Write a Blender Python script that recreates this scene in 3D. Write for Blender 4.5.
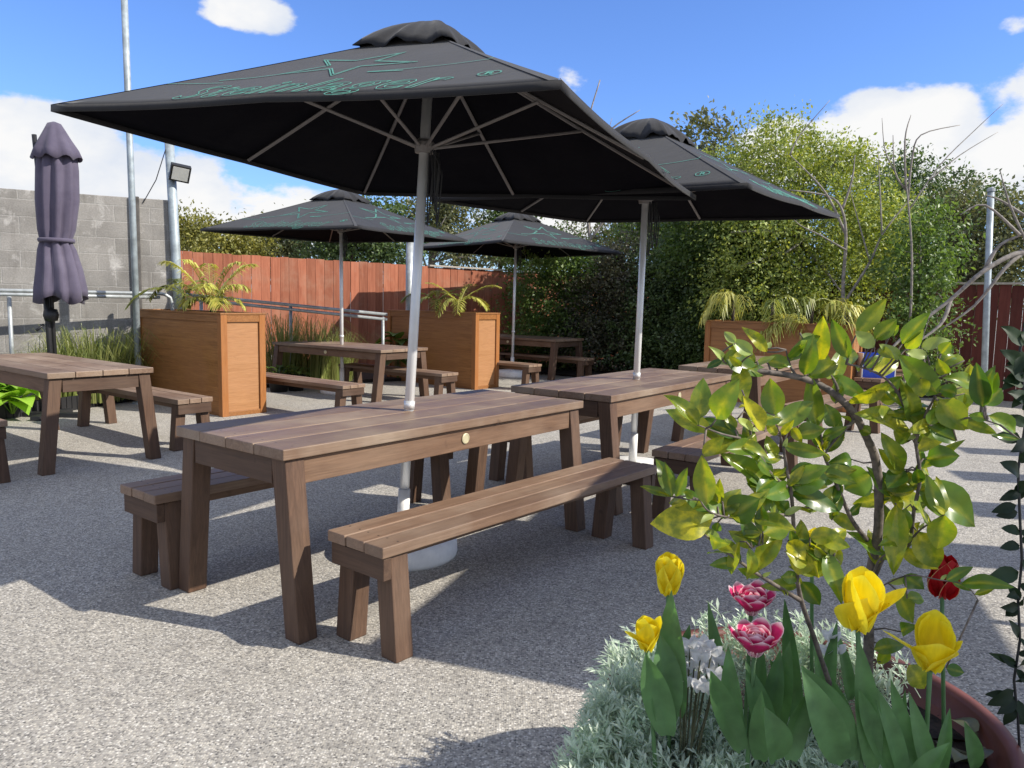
import bpy, bmesh, math, random
import numpy as np
from mathutils import Vector, Matrix, Quaternion
R = math.radians
S = bpy.context.scene
for o in list(bpy.data.objects): bpy.data.objects.remove(o)
COL = S.collection

# ------------------------------------------------------------------ camera
CH, CF, CP, CR = 1.319, 771.0, 0.108, 0.020
cam_d = bpy.data.cameras.new('camera'); cam = bpy.data.objects.new('camera', cam_d); COL.objects.link(cam)
_f = Vector((0, math.cos(CP), -math.sin(CP))); _r0 = Vector((1, 0, 0)); _u0 = Vector((0, math.sin(CP), math.cos(CP)))
_r = _r0*math.cos(CR) + _u0*math.sin(CR); _u = _u0*math.cos(CR) - _r0*math.sin(CR)
_m = Matrix((_r, _u, -_f)).transposed().to_4x4(); _m.translation = Vector((0, 0, CH))
cam.matrix_world = _m
cam_d.sensor_width = 36; cam_d.lens = CF/1024*36; cam_d.clip_start = .05; cam_d.clip_end = 900
S.camera = cam
def ray(px, py):
    a = (px-512)/CF; b = (py-384)/CF
    return _f + _r*a - _u*b
def at(px, py, Y):                      # a point of the place at ground distance Y in the viewing direction px, py
    d = ray(px, py); t = Y/d.y
    return Vector((0, 0, CH)) + d*t

# ------------------------------------------------------------------ sky, sun, exposure
SUN_AZ, SUN_EL = R(105.5), R(37)
W = bpy.data.worlds.new('World'); S.world = W; W.use_nodes = True
nt = W.node_tree; nt.nodes.clear()
N = nt.nodes.new; Lk = nt.links.new
wo = N('ShaderNodeOutputWorld')
sky = N('ShaderNodeTexSky'); sky.sky_type = 'NISHITA'; sky.sun_disc = False
sky.sun_elevation = SUN_EL; sky.sun_rotation = SUN_AZ; sky.altitude = 50; sky.air_density = 1.0; sky.dust_density = .4; sky.ozone_density = 3.5
bg = N('ShaderNodeBackground'); bg.inputs[1].default_value = .115
bgc = N('ShaderNodeBackground'); bgc.inputs[1].default_value = .72
mx = N('ShaderNodeMixShader')
geo = N('ShaderNodeTexCoord')
sep = N('ShaderNodeSeparateXYZ'); Lk(geo.outputs['Generated'], sep.inputs[0])
def wm(op, a, b=None, c=None):
    n = N('ShaderNodeMath'); n.operation = op
    for i, v in enumerate((a, b, c)):
        if v is None: continue
        if isinstance(v, (int, float)): n.inputs[i].default_value = v
        else: Lk(v, n.inputs[i])
    return n.outputs[0]
azn = wm('ARCTAN2', sep.outputs[0], sep.outputs[1]); eln = wm('ARCSINE', sep.outputs[2])
nz = N('ShaderNodeTexNoise'); nz.inputs['Scale'].default_value = 7; nz.inputs['Detail'].default_value = 9; nz.inputs['Roughness'].default_value = .58
mp = N('ShaderNodeMapping'); mp.inputs['Scale'].default_value = (1, 1, 1.7); Lk(geo.outputs['Generated'], mp.inputs[0]); Lk(mp.outputs[0], nz.inputs['Vector'])
mask = None
#         px   py   half-w half-h weight
for cx, cy, hw, hh, wt in [(40, 172, 85, 62, 1.0), (-40, 170, 80, 60, 1.0), (150, 200, 120, 52, .95), (290, 215, 95, 40, .85), (255, 12, 42, 19, .72), (882, 138, 80, 44, 1.15), (985, 172, 62, 40, .95), (800, 148, 62, 36, .95),
                           (1014, 24, 20, 12, .62), (583, 80, 32, 44, .40), (560, 225, 200, 44, .62), (760, 40, 60, 20, .14), (-250, 150, 190, 90, 1), (1300, 120, 190, 100, 1)]:
    d = ray(cx, cy).normalized(); a0 = math.atan2(d.x, d.y); e0 = math.asin(d.z)
    sa = hw/CF/math.cos(e0); se = hh/CF
    da = wm('DIVIDE', wm('SUBTRACT', azn, a0), sa); de = wm('DIVIDE', wm('SUBTRACT', eln, e0), se)
    r2 = wm('ADD', wm('MULTIPLY', da, da), wm('MULTIPLY', de, de))
    v = wm('MULTIPLY', wm('MAXIMUM', wm('SUBTRACT', 1.0, wm('MULTIPLY', r2, .62)), 0), wt)
    mask = v if mask is None else wm('MAXIMUM', mask, v)
# scattered cloud added over the unseen sky to whiten the fill light
nz2 = N('ShaderNodeTexNoise'); nz2.inputs['Scale'].default_value = 2.2; nz2.inputs['Detail'].default_value = 5; Lk(geo.outputs['Generated'], nz2.inputs['Vector'])
beh = wm('MULTIPLY', wm('MULTIPLY', wm('MAXIMUM', wm('GREATER_THAN', wm('ABSOLUTE', azn), 1.25), wm('GREATER_THAN', eln, .75)), nz2.outputs[0]), 1.02)
mask = wm('MAXIMUM', mask, beh)
mk = wm('ADD', mask, wm('MULTIPLY', wm('SUBTRACT', nz.outputs[0], .5), 1.75))
rp = N('ShaderNodeMapRange'); rp.interpolation_type = 'SMOOTHSTEP'
rp.inputs['From Min'].default_value = .40; rp.inputs['From Max'].default_value = .60; Lk(mk, rp.inputs['Value'])
fac = wm('MULTIPLY', rp.outputs[0], wm('GREATER_THAN', mask, .02))
crp = N('ShaderNodeValToRGB'); crp.color_ramp.elements[0].position = .34; crp.color_ramp.elements[0].color = (.62, .72, .90, 1)
crp.color_ramp.elements[1].position = .62; crp.color_ramp.elements[1].color = (1, 1, 1, 1)
nz3 = N('ShaderNodeTexNoise'); nz3.inputs['Scale'].default_value = 5; nz3.inputs['Detail'].default_value = 6; Lk(mp.outputs[0], nz3.inputs['Vector'])
Lk(wm('ADD', wm('MULTIPLY', mk, .3), wm('MULTIPLY', nz3.outputs[0], .75)), crp.inputs[0]); Lk(crp.outputs[0], bgc.inputs[0])
hs = N('ShaderNodeHueSaturation'); hs.inputs['Saturation'].default_value = 1.0; hs.inputs['Value'].default_value = 1.0
tn = N('ShaderNodeMix'); tn.data_type = 'RGBA'; tn.blend_type = 'MULTIPLY'; tn.inputs[0].default_value = 1; tn.inputs[7].default_value = (.80, 1.0, 1.45, 1)
Lk(sky.outputs[0], tn.inputs[6]); Lk(tn.outputs[2], hs.inputs['Color']); Lk(hs.outputs[0], bg.inputs[0])
Lk(fac, mx.inputs[0]); Lk(bg.outputs[0], mx.inputs[1]); Lk(bgc.outputs[0], mx.inputs[2]); Lk(mx.outputs[0], wo.inputs[0])

sd = bpy.data.lights.new('sun', 'SUN'); sd.energy = 4.8; sd.angle = R(.55); sd.color = (1, .94, .84)
sun = bpy.data.objects.new('sun', sd); COL.objects.link(sun)
SUNV = Vector((math.sin(SUN_AZ)*math.cos(SUN_EL), math.cos(SUN_AZ)*math.cos(SUN_EL), math.sin(SUN_EL)))
sun.rotation_euler = SUNV.to_track_quat('Z', 'Y').to_euler(); sun.location = SUNV*30
S.view_settings.view_transform = 'Standard'; S.view_settings.look = 'None'; S.view_settings.exposure = 0.42; S.view_settings.gamma = 1
S.render.engine = 'CYCLES'; S.cycles.max_bounces = 7; S.cycles.transparent_max_bounces = 8
S.render.resolution_x = 1024; S.render.resolution_y = 768

# ------------------------------------------------------------------ object helpers
def tag(o, label=None, cat=None, group=None, kind=None):
    if label: o['label'] = label
    if cat: o['category'] = cat
    if group: o['group'] = group
    if kind: o['kind'] = kind
    return o
def thing(name, label, cat, loc=(0, 0, 0), rz=0, group=None):
    o = bpy.data.objects.new(name, None); COL.objects.link(o); o.empty_display_size = .1
    o.location = loc; o.rotation_euler = (0, 0, rz)
    return tag(o, label, cat, group)
class MB:
    def __init__(s): s.v = []; s.f = []; s.a = []; s.cur = 0.0
    def add(s, vs, fs, t=None):
        b = len(s.v); s.v += [tuple(v) for v in vs]; s.f += [tuple(i+b for i in f) for f in fs]
        if t is None: t = s.cur
        s.a += list(t) if hasattr(t, '__len__') else [t]*len(vs)
    def box(s, x0, x1, y0, y1, z0, z1, M=None, shear=None):
        vs = [Vector((x, y, z)) for z in (z0, z1) for y in (y0, y1) for x in (x0, x1)]
        if shear: vs = [Vector((v.x+shear[0]*(z1-v.z), v.y+shear[1]*(z1-v.z), v.z)) for v in vs]
        if M: vs = [M @ v for v in vs]
        s.add(vs, [(0, 2, 3, 1), (4, 5, 7, 6), (0, 1, 5, 4), (2, 6, 7, 3), (0, 4, 6, 2), (1, 3, 7, 5)])
    def tube(s, pts, rad, n=8, cap=True, t=None):
        pts = [Vector(p) for p in pts]; k = len(pts)
        if not hasattr(rad, '__len__'): rad = [rad]*k
        vs = []; up = None
        for i, p in enumerate(pts):
            d = (pts[min(i+1, k-1)]-pts[max(i-1, 0)])
            if d.length < 1e-9: d = Vector((0, 0, 1))
            d.normalize()
            if up is None: up = d.orthogonal().normalized()
            up = (up-d*up.dot(d)); up = up.normalized() if up.length > 1e-6 else d.orthogonal().normalized()
            w = d.cross(up)
            for j in range(n):
                a = 2*math.pi*j/n; vs.append(p+(up*math.cos(a)+w*math.sin(a))*rad[i])
        fs = [(i*n+j, i*n+(j+1) % n, (i+1)*n+(j+1) % n, (i+1)*n+j) for i in range(k-1) for j in range(n)]
        if cap: fs += [tuple(range(n))[::-1], tuple((k-1)*n+j for j in range(n))]
        s.add(vs, fs, t)
    def lathe(s, prof, n=32, c=(0, 0, 0), M=None):
        vs = []; c = Vector(c)
        for r, z in prof:
            for j in range(n):
                a = 2*math.pi*j/n; v = Vector((r*math.cos(a), r*math.sin(a), z)); v = (M @ v) if M else v; vs.append(v+c)
        k = len(prof)
        fs = [(i*n+j, i*n+(j+1) % n, (i+1)*n+(j+1) % n, (i+1)*n+j) for i in range(k-1) for j in range(n)]
        if prof[0][0] > 1e-6: fs.append(tuple(range(n))[::-1])
        if prof[-1][0] > 1e-6: fs.append(tuple((k-1)*n+j for j in range(n)))
        s.add(vs, fs)
    def grid(s, P, nu, nv, t=None):
        vs = [P(i/nu, j/nv) for j in range(nv+1) for i in range(nu+1)]
        fs = [(j*(nu+1)+i, j*(nu+1)+i+1, (j+1)*(nu+1)+i+1, (j+1)*(nu+1)+i) for j in range(nv) for i in range(nu)]
        s.add(vs, fs, t)
    def build(s, name, mat, parent=None, smooth=False, bevel=0, loc=None, solid=0, attr=False, sub=0, rz=None):
        me = bpy.data.meshes.new(name); me.from_pydata(s.v, [], s.f)
        mats = mat if isinstance(mat, (list, tuple)) else [mat]
        for m in mats: me.materials.append(m)
        if attr:
            at_ = me.attributes.new('tint', 'FLOAT', 'POINT'); at_.data.foreach_set('value', np.array(s.a, dtype=np.float32))
        if smooth: me.polygons.foreach_set('use_smooth', [True]*len(me.polygons))
        me.update()
        o = bpy.data.objects.new(name, me); COL.objects.link(o)
        if parent: o.parent = parent
        if loc is not None: o.location = loc
        if rz is not None: o.rotation_euler = (0, 0, rz)
        if sub: m = o.modifiers.new('sub', 'SUBSURF'); m.levels = sub; m.render_levels = sub
        if solid: m = o.modifiers.new('solid', 'SOLIDIFY'); m.thickness = solid; m.offset = 0
        if bevel: m = o.modifiers.new('bevel', 'BEVEL'); m.width = bevel; m.segments = 2; m.limit_method = 'ANGLE'
        return o
def copy_tree(o, parent=None):
    c = o.copy(); COL.objects.link(c)
    if parent: c.parent = parent
    for ch in list(o.children):
        copy_tree(ch, c)
    return c

# ------------------------------------------------------------------ materials
class NG:
    def __init__(s, name, rough=.6, spec=.5):
        s.m = bpy.data.materials.new(name); s.m.use_nodes = True; s.t = s.m.node_tree
        s.b = s.t.nodes['Principled BSDF']; s.b.inputs['Roughness'].default_value = rough; s.b.inputs['Specular IOR Level'].default_value = spec
    def n(s, typ, **kw):
        n = s.t.nodes.new(typ)
        for k, v in kw.items():
            if hasattr(n, k) and k not in ('Scale',): setattr(n, k, v)
            else: n.inputs[k].default_value = v
        return n
    def l(s, a, b): s.t.links.new(a, b)
    def coord(s, scale=(1, 1, 1), kind='Object', rot=(0, 0, 0)):
        tc = s.n('ShaderNodeTexCoord'); mp = s.n('ShaderNodeMapping'); mp.inputs['Scale'].default_value = scale; mp.inputs['Rotation'].default_value = rot
        s.l(tc.outputs[kind], mp.inputs[0]); return mp.outputs[0]
    def noise(s, vec, scale=5, detail=4, rough=.5, dist=0):
        n = s.n('ShaderNodeTexNoise'); n.inputs['Scale'].default_value = scale; n.inputs['Detail'].default_value = detail; n.inputs['Roughness'].default_value = rough; n.inputs['Distortion'].default_value = dist
        if vec: s.l(vec, n.inputs['Vector'])
        return n.outputs['Fac']
    def ramp(s, fac, stops):
        r = s.n('ShaderNodeValToRGB'); e = r.color_ramp.elements
        while len(e) < len(stops): e.new(.5)
        for i, (p, c) in enumerate(stops):
            e[i].position = p; c = (c, c, c) if isinstance(c, (int, float)) else c; e[i].color = (*c, 1)
        s.l(fac, r.inputs[0]); return r.outputs[0]
    def mix(s, fac, a, b, mode='MIX'):
        m = s.n('ShaderNodeMix', data_type='RGBA', blend_type=mode)
        for i, v in ((0, fac), (6, a), (7, b)):
            if isinstance(v, (int, float)): m.inputs[i].default_value = v
            elif isinstance(v, (tuple, list)): m.inputs[i].default_value = (*v, 1)
            else: s.l(v, m.inputs[i])
        return m.outputs[2]
    def math(s, op, a, b=0):
        m = s.n('ShaderNodeMath', operation=op)
        for i, v in ((0, a), (1, b)):
            if isinstance(v, (int, float)): m.inputs[i].default_value = v
            else: s.l(v, m.inputs[i])
        return m.outputs[0]
    def bump(s, h, strength=.3, dist=.01):
        b = s.n('ShaderNodeBump'); b.inputs['Strength'].default_value = strength; b.inputs['Distance'].default_value = dist
        s.l(h, b.inputs['Height']); s.l(b.outputs[0], s.b.inputs['Normal']); return b
    def col(s, c):
        if isinstance(c, (tuple, list)): s.b.inputs['Base Color'].default_value = (*c, 1)
        else: s.l(c, s.b.inputs['Base Color'])
def plain(name, c, rough=.6, metal=0, spec=.5, var=.12, sc=6):
    g = NG(name, rough, spec); g.b.inputs['Metallic'].default_value = metal
    v = g.noise(g.coord(), sc, 5, .6)
    g.col(g.mix(1.0, c, g.ramp(v, [(.3, 1-var*1.6), (.7, 1+0*var)]), 'MULTIPLY')); return g.m
def wood(name, lo, hi, gray, rough=.62, wear=.5, axis='x', screws=None, soft=0.0):
    g = NG(name, rough, .35)
    geo = g.n('ShaderNodeNewGeometry'); rnd = geo.outputs['Random Per Island']
    sc = {'x': (1.2, 26, 26), 'y': (26, 1.2, 26), 'z': (26, 26, 1.2)}[axis]
    tc = g.n('ShaderNodeTexCoord'); off = g.n('ShaderNodeVectorMath', operation='SCALE'); cx = g.n('ShaderNodeCombineXYZ')
    for i in range(3): g.l(rnd, cx.inputs[i])
    g.l(cx.outputs[0], off.inputs[0]); off.inputs['Scale'].default_value = 17.3
    ad = g.n('ShaderNodeVectorMath', operation='ADD'); g.l(tc.outputs['Object'], ad.inputs[0]); g.l(off.outputs[0], ad.inputs[1])
    mp = g.n('ShaderNodeMapping'); mp.inputs['Scale'].default_value = sc; g.l(ad.outputs[0], mp.inputs[0])
    grain = g.noise(mp.outputs[0], 1.6, 7, .62, 1.2)
    fine = g.noise(mp.outputs[0], 7, 3, .6)
    big = g.noise(ad.outputs[0], 2.2, 4, .6)
    c = g.ramp(grain, [(.22, lo), (.80, hi)])
    c = g.mix(g.ramp(big, [(.42, 0.0), (.72, wear)]), c, gray)
    c = g.mix(1.0, c, g.ramp(rnd, [(0, .78), (1, 1.15)]), 'MULTIPLY')
    c = g.mix(1.0, c, g.ramp(fine, [(.3, .86), (.6, 1.05)]), 'MULTIPLY')
    knot = g.noise(ad.outputs[0], 9, 2, .5); c = g.mix(g.ramp(knot, [(.70, 0.0), (.78, .6)]), c, tuple(q*.45 for q in lo))
    if screws:
        xs_, w_, hw_ = screws; sp = g.n('ShaderNodeSeparateXYZ'); g.l(tc.outputs['Object'], sp.inputs[0])
        dx = g.math('SUBTRACT', g.math('ABSOLUTE', sp.outputs[0]), xs_)
        fr = g.math('FRACT', g.math('DIVIDE', g.math('ADD', sp.outputs[1], hw_), w_)); dy = g.math('MULTIPLY', g.math('SUBTRACT', g.math('ABSOLUTE', g.math('SUBTRACT', fr, .5)), .27), w_)
        dd = g.math('SQRT', g.math('ADD', g.math('MULTIPLY', dx, dx), g.math('MULTIPLY', dy, dy)))
        c = g.mix(g.ramp(g.math('MULTIPLY', dd, 100), [(.38, 1.0), (.52, 0.0)]), c, (.03, .022, .018))
    g.col(c); g.bump(g.math('ADD', grain, g.math('MULTIPLY', fine, .4)), .35, .004)
    g.l(g.ramp(big, [(.3, rough-.12), (.7, rough+.15)]), g.b.inputs['Roughness'])
    return g.m
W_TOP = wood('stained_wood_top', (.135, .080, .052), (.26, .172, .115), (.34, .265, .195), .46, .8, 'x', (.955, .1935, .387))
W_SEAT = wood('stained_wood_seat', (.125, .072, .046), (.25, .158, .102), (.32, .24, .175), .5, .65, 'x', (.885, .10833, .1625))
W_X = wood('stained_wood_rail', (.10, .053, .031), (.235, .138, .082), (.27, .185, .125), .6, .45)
W_Y = wood('stained_wood_cross_shaded', (.048, .025, .016), (.12, .068, .042), (.17, .115, .08), .6, .4, 'y')  # end rails: shade of the ends turned from the sun put into the colour
W_Z = wood('stained_wood_leg_shaded', (.055, .029, .018), (.155, .086, .052), (.21, .14, .095), .6, .4, 'z')  # legs: darkened so the colour carries the shade of their unlit faces
PLY = wood('orange_plywood', (.19, .072, .021), (.41, .185, .060), (.27, .12, .045), .42, .4)
PLY_L = wood('pale_plywood_panel', (.29, .135, .052), (.44, .23, .105), (.38, .18, .08), .45, .5, 'y')
PLY_Z = wood('orange_stain_post', (.29, .105, .028), (.43, .18, .055), (.36, .16, .06), .42, .3, 'z')

def paving_mat():
    g = NG('exposed_aggregate_paving', .85, .3)
    c0 = g.coord()
    v = g.n('ShaderNodeTexVoronoi'); v.inputs['Scale'].default_value = 130; g.l(c0, v.inputs['Vector'])
    sepc = g.n('ShaderNodeSeparateColor'); g.l(v.outputs['Color'], sepc.inputs[0])
    peb = g.ramp(sepc.outputs[0], [(0, (.06, .058, .055)), (.22, (.20, .185, .16)), (.45, (.40, .37, .315)), (.75, (.60, .55, .455)), (1, (.86, .82, .73))])
    v2 = g.n('ShaderNodeTexVoronoi'); v2.inputs['Scale'].default_value = 36; g.l(c0, v2.inputs['Vector'])
    s2 = g.n('ShaderNodeSeparateColor'); g.l(v2.outputs['Color'], s2.inputs[0])
    peb = g.mix(.16, peb, g.ramp(s2.outputs[1], [(0, (.14, .135, .14)), (.6, (.42, .40, .37)), (1, (.72, .66, .58))]))
    mort = g.ramp(v.outputs['Distance'], [(.28, 0.0), (.62, 1.0)])
    c = g.mix(g.math('MULTIPLY', mort, .7), peb, (.345, .325, .29))
    big = g.noise(c0, .55, 5, .6); c = g.mix(1.0, c, g.ramp(big, [(.3, .80), (.7, 1.0)]), 'MULTIPLY')
    st = g.noise(c0, 2.6, 6, .65); c = g.mix(g.ramp(st, [(.55, 0.0), (.72, .34)]), c, (.20, .18, .15))
    g.col(c); g.bump(g.math('SUBTRACT', 1.0, v.outputs['Distance']), .4, .004); return g.m
M_PAVE = paving_mat()
def block_mat():
    g = NG('grey_concrete_block', .9, .2)
    tc = g.n('ShaderNodeTexCoord'); sp = g.n('ShaderNodeSeparateXYZ'); g.l(tc.outputs['Object'], sp.inputs[0])
    cb = g.n('ShaderNodeCombineXYZ'); g.l(sp.outputs[0], cb.inputs[0]); g.l(sp.outputs[2], cb.inputs[1])
    nz_ = g.n('ShaderNodeTexNoise'); nz_.inputs['Scale'].default_value = 9; g.l(cb.outputs[0], nz_.inputs['Vector'])
    vs_ = g.n('ShaderNodeVectorMath', operation='SCALE'); vs_.inputs['Scale'].default_value = .02; g.l(nz_.outputs['Color'], vs_.inputs[0])
    va = g.n('ShaderNodeVectorMath', operation='ADD'); g.l(cb.outputs[0], va.inputs[0]); g.l(vs_.outputs[0], va.inputs[1])
    br = g.n('ShaderNodeTexBrick'); br.offset = .5; br.inputs['Scale'].default_value = 1; br.inputs['Brick Width'].default_value = .4; br.inputs['Row Height'].default_value = .2
    br.inputs['Mortar Size'].default_value = .007; br.inputs['Mortar Smooth'].default_value = .3; br.inputs['Bias'].default_value = 0
    br.inputs['Color1'].default_value = (.25, .237, .218, 1); br.inputs['Color2'].default_value = (.33, .313, .29, 1); br.inputs['Mortar'].default_value = (.37, .355, .33, 1)
    g.l(va.outputs[0], br.inputs['Vector'])
    o = tc.outputs['Object']
    c = g.mix(1.0, br.outputs[0], g.ramp(g.noise(o, 1.6, 6, .65), [(.3, .68), (.7, 1.15)]), 'MULTIPLY')
    c = g.mix(g.ramp(g.noise(o, 3.1, 7, .7, .5), [(.55, 0.0), (.68, .6)]), c, (.62, .60, .57))        # lime bloom
    mpz = g.n('ShaderNodeMapping'); mpz.inputs['Scale'].default_value = (6, 6, .7); g.l(o, mpz.inputs[0])
    c = g.mix(g.ramp(g.noise(mpz.outputs[0], 1.3, 5, .6), [(.56, 0.0), (.7, .45)]), c, (.13, .115, .10))  # runs of damp
    c = g.mix(1.0, c, g.ramp(g.noise(o, 60, 3, .6), [(.3, .8), (.7, 1.1)]), 'MULTIPLY')
    g.col(c); g.bump(g.math('ADD', g.math('MULTIPLY', br.outputs['Fac'], -1.0), g.math('MULTIPLY', g.noise(o, 90, 3), .3)), .6, .012); return g.m
M_BLOCK = block_mat()
M_PILA = plain('dark_weathered_concrete', (.13, .12, .11), .9, var=.4, sc=9)
def paling_mat(name, lo, hi, gry, wear):
    g = NG(name, .75, .25)
    geo = g.n('ShaderNodeNewGeometry'); rnd = geo.outputs['Random Per Island']; o = g.coord((14, 14, 1.1))
    gr = g.noise(o, 1.5, 6, .65, .6); c = g.ramp(gr, [(.3, lo), (.7, hi)])
    c = g.mix(1.0, c, g.ramp(rnd, [(0, .72), (1, 1.18)]), 'MULTIPLY')
    c = g.mix(g.ramp(g.noise(g.coord((1, 1, 1)), 1.7, 5, .7), [(.5, 0.0), (.75, wear)]), c, gry)
    g.col(c); g.bump(gr, .4, .004); return g.m
M_RED = paling_mat('terracotta_fence_stain', (.27, .085, .045), (.43, .16, .09), (.40, .26, .18), .5)
M_MAROON = paling_mat('maroon_fence_stain', (.10, .026, .02), (.165, .045, .034), (.14, .07, .055), .4)
M_CAPR = plain('pale_capping', (.45, .40, .34), .8)
M_GALV = plain('galvanised_steel', (.46, .49, .50), .45, .35, var=.25, sc=14)
M_GALVB = plain('painted_steel_post', (.40, .46, .49), .5, .2, var=.3, sc=9)
M_ALU = plain('brushed_alloy_pole', (.78, .78, .77), .36, .35, var=.1)
M_RIB = plain('grey_rib_metal', (.21, .195, .19), .5, .3)
M_BLACKP = plain('black_plastic', (.018, .018, .02), .5)
M_WHITEP = plain('white_concrete_base', (.86, .85, .82), .7, var=.12, sc=12)
M_SOIL = plain('dark_potting_soil', (.035, .024, .018), .95, var=.9, sc=55)
M_BARE = plain('pale_bare_bark', (.36, .32, .28), .85, var=.4, sc=20)
M_BARK = plain('brown_bark', (.12, .09, .07), .9, var=.5, sc=20)
M_CTRUNK = plain('dark_citrus_bark', (.19, .155, .13), .8, var=.5, sc=60)
M_POT = plain('brown_terracotta_tub', (.16, .050, .034), .5, var=.3, sc=8)
M_BLUE = plain('royal_blue_plastic', (.012, .05, .42), .4)
M_WHITE = plain('white_plastic', (.75, .75, .75), .45)
M_BRASS = plain('cream_metal_badge', (.62, .56, .36), .4, .3)

def fabric(name, c, c2, rough=.85, weave=500):
    g = NG(name, rough, .25); o = g.coord()
    v = g.noise(o, 3.5, 5, .6); cc = g.ramp(v, [(.3, c), (.7, c2)])
    w = g.n('ShaderNodeTexNoise'); w.inputs['Scale'].default_value = weave; g.l(o, w.inputs['Vector'])
    cc = g.mix(1.0, cc, g.ramp(w.outputs['Fac'], [(.35, .9), (.65, 1.08)]), 'MULTIPLY'); g.col(cc)
    g.b.inputs['Sheen Weight'].default_value = .12; g.b.inputs['Sheen Roughness'].default_value = .5
    g.bump(g.noise(o, 5.0, 5, .6), .25, .02); return g.m
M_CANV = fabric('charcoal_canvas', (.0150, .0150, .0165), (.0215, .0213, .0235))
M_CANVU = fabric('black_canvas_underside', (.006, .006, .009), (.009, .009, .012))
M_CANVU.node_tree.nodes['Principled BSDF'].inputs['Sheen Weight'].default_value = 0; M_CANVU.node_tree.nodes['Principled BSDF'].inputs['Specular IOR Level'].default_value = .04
M_SEAM = fabric('seam_tape', (.035, .035, .038), (.045, .045, .048))
M_PURPLE = fabric('faded_purple_canvas', (.075, .064, .098), (.12, .105, .148))
M_PRINT = plain('pale_green_print', (.10, .33, .26), .7, var=.25, sc=30)

def leaf_mat(name, dark, light, trans, tmix=.35, rough=.45, attr=False, yellow=(.55, .50, .06), spec=.5, nsc=3.0):
    g = NG(name, rough, spec)
    geo = g.n('ShaderNodeNewGeometry')
    c = g.ramp(geo.outputs['Random Per Island'], [(0, dark), (1, light)])
    ns = g.noise(g.coord(), nsc, 3, .5)
    c = g.mix(1.0, c, g.ramp(ns, [(.3, .7), (.7, 1.25)]), 'MULTIPLY')
    if attr:
        a = g.n('ShaderNodeAttribute'); a.attribute_name = 'tint'
        mot = g.noise(g.coord(), 38, 4, .6)
        f = g.math('MULTIPLY', a.outputs['Fac'], g.math('ADD', .35, g.ramp(mot, [(.40, 0.0), (.6, .9)])))
        c = g.mix(f, c, yellow)
    g.col(c)
    tr = g.n('ShaderNodeBsdfTranslucent')
    g.l(g.mix(1.0, c, trans, 'MULTIPLY'), tr.inputs[0])
    ms = g.n('ShaderNodeMixShader'); ms.inputs[0].default_value = tmix
    out = g.t.nodes['Material Output']
    g.l(g.b.outputs[0], ms.inputs[1]); g.l(tr.outputs[0], ms.inputs[2]); g.l(ms.outputs[0], out.inputs[0])
    return g.m
L_DARK = leaf_mat('dark_hedge_leaf', (.04, .07, .022), (.125, .18, .055), (1.6, 1.8, .8), .22)
L_MID = leaf_mat('mid_green_leaf', (.045, .085, .016), (.12, .18, .04), (1.7, 1.7, .7), .3)
L_BRIGHT = leaf_mat('bright_yellow_green_leaf', (.13, .20, .035), (.38, .43, .12), (1.8, 1.6, .6), .34)
L_HEDGE = leaf_mat('fresh_hedge_leaf', (.07, .13, .025), (.18, .26, .07), (1.7, 1.7, .7), .3)
L_GUM = leaf_mat('olive_gum_leaf', (.085, .10, .045), (.20, .21, .10), (1.6, 1.5, .8), .3)
L_YEL = leaf_mat('yellow_olive_leaf', (.14, .15, .03), (.28, .26, .06), (1.6, 1.5, .8), .3)
L_PURP = leaf_mat('purple_green_leaf', (.055, .045, .035), (.13, .14, .065), (1.5, 1.3, 1), .2)
L_CITRUS = leaf_mat('citrus_leaf', (.040, .105, .014), (.13, .225, .028), (2.0, 1.9, .5), .40, .27, True, (.50, .46, .03), nsc=16)
L_CITNEW = leaf_mat('pale_new_citrus_leaf', (.26, .34, .09), (.38, .44, .14), (1.6, 1.6, .7), .3, .35, nsc=14)
L_SILV = leaf_mat('silver_grey_leaf', (.46, .56, .43), (.72, .79, .66), (1.1, 1.15, 1.0), .35, .7, spec=.2, nsc=9)
L_TUL = leaf_mat('tulip_leaf', (.065, .155, .055), (.12, .235, .085), (1.5, 1.7, .7), .25, .5, nsc=22)
L_GRASS = leaf_mat('tussock_grass', (.10, .15, .025), (.32, .33, .11), (1.4, 1.4, .7), .3)
L_PALM = leaf_mat('yellowing_palm_leaf', (.30, .33, .05), (.60, .56, .15), (1.4, 1.3, .7), .28)
L_PALMG = leaf_mat('green_palm_leaf', (.13, .18, .03), (.36, .37, .09), (1.5, 1.5, .7), .28)
L_HOSTA = leaf_mat('lime_broad_leaf', (.16, .34, .03), (.38, .55, .08), (1.5, 1.6, .6), .35, .35)
L_VINE = leaf_mat('dark_glossy_vine_leaf', (.008, .018, .008), (.020, .042, .014), (1.5, 1.8, .8), .12, .5, spec=.25)
def petal_mat(name, base, edge, trans, e0=.35, e1=.85, tm=.35):
    g = NG(name, .5, .3); a = g.n('ShaderNodeAttribute'); a.attribute_name = 'tint'
    c = g.mix(g.ramp(a.outputs['Fac'], [(e0, 0.0), (e1, 1.0)]), base, edge)
    c = g.mix(1.0, c, g.ramp(g.noise(g.coord((60, 60, 12)), 1.5, 3), [(.3, .86), (.7, 1.08)]), 'MULTIPLY')
    g.col(c); tr = g.n('ShaderNodeBsdfTranslucent'); g.l(g.mix(1.0, c, trans, 'MULTIPLY'), tr.inputs[0])
    ms = g.n('ShaderNodeMixShader'); ms.inputs[0].default_value = tm; g.l(g.b.outputs[0], ms.inputs[1]); g.l(tr.outputs[0], ms.inputs[2]); g.l(ms.outputs[0], g.t.nodes['Material Output'].inputs[0]); return g.m
P_YEL = petal_mat('yellow_petal', (.90, .72, .015), (.92, .80, .05), (1, 1, .6))
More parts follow.
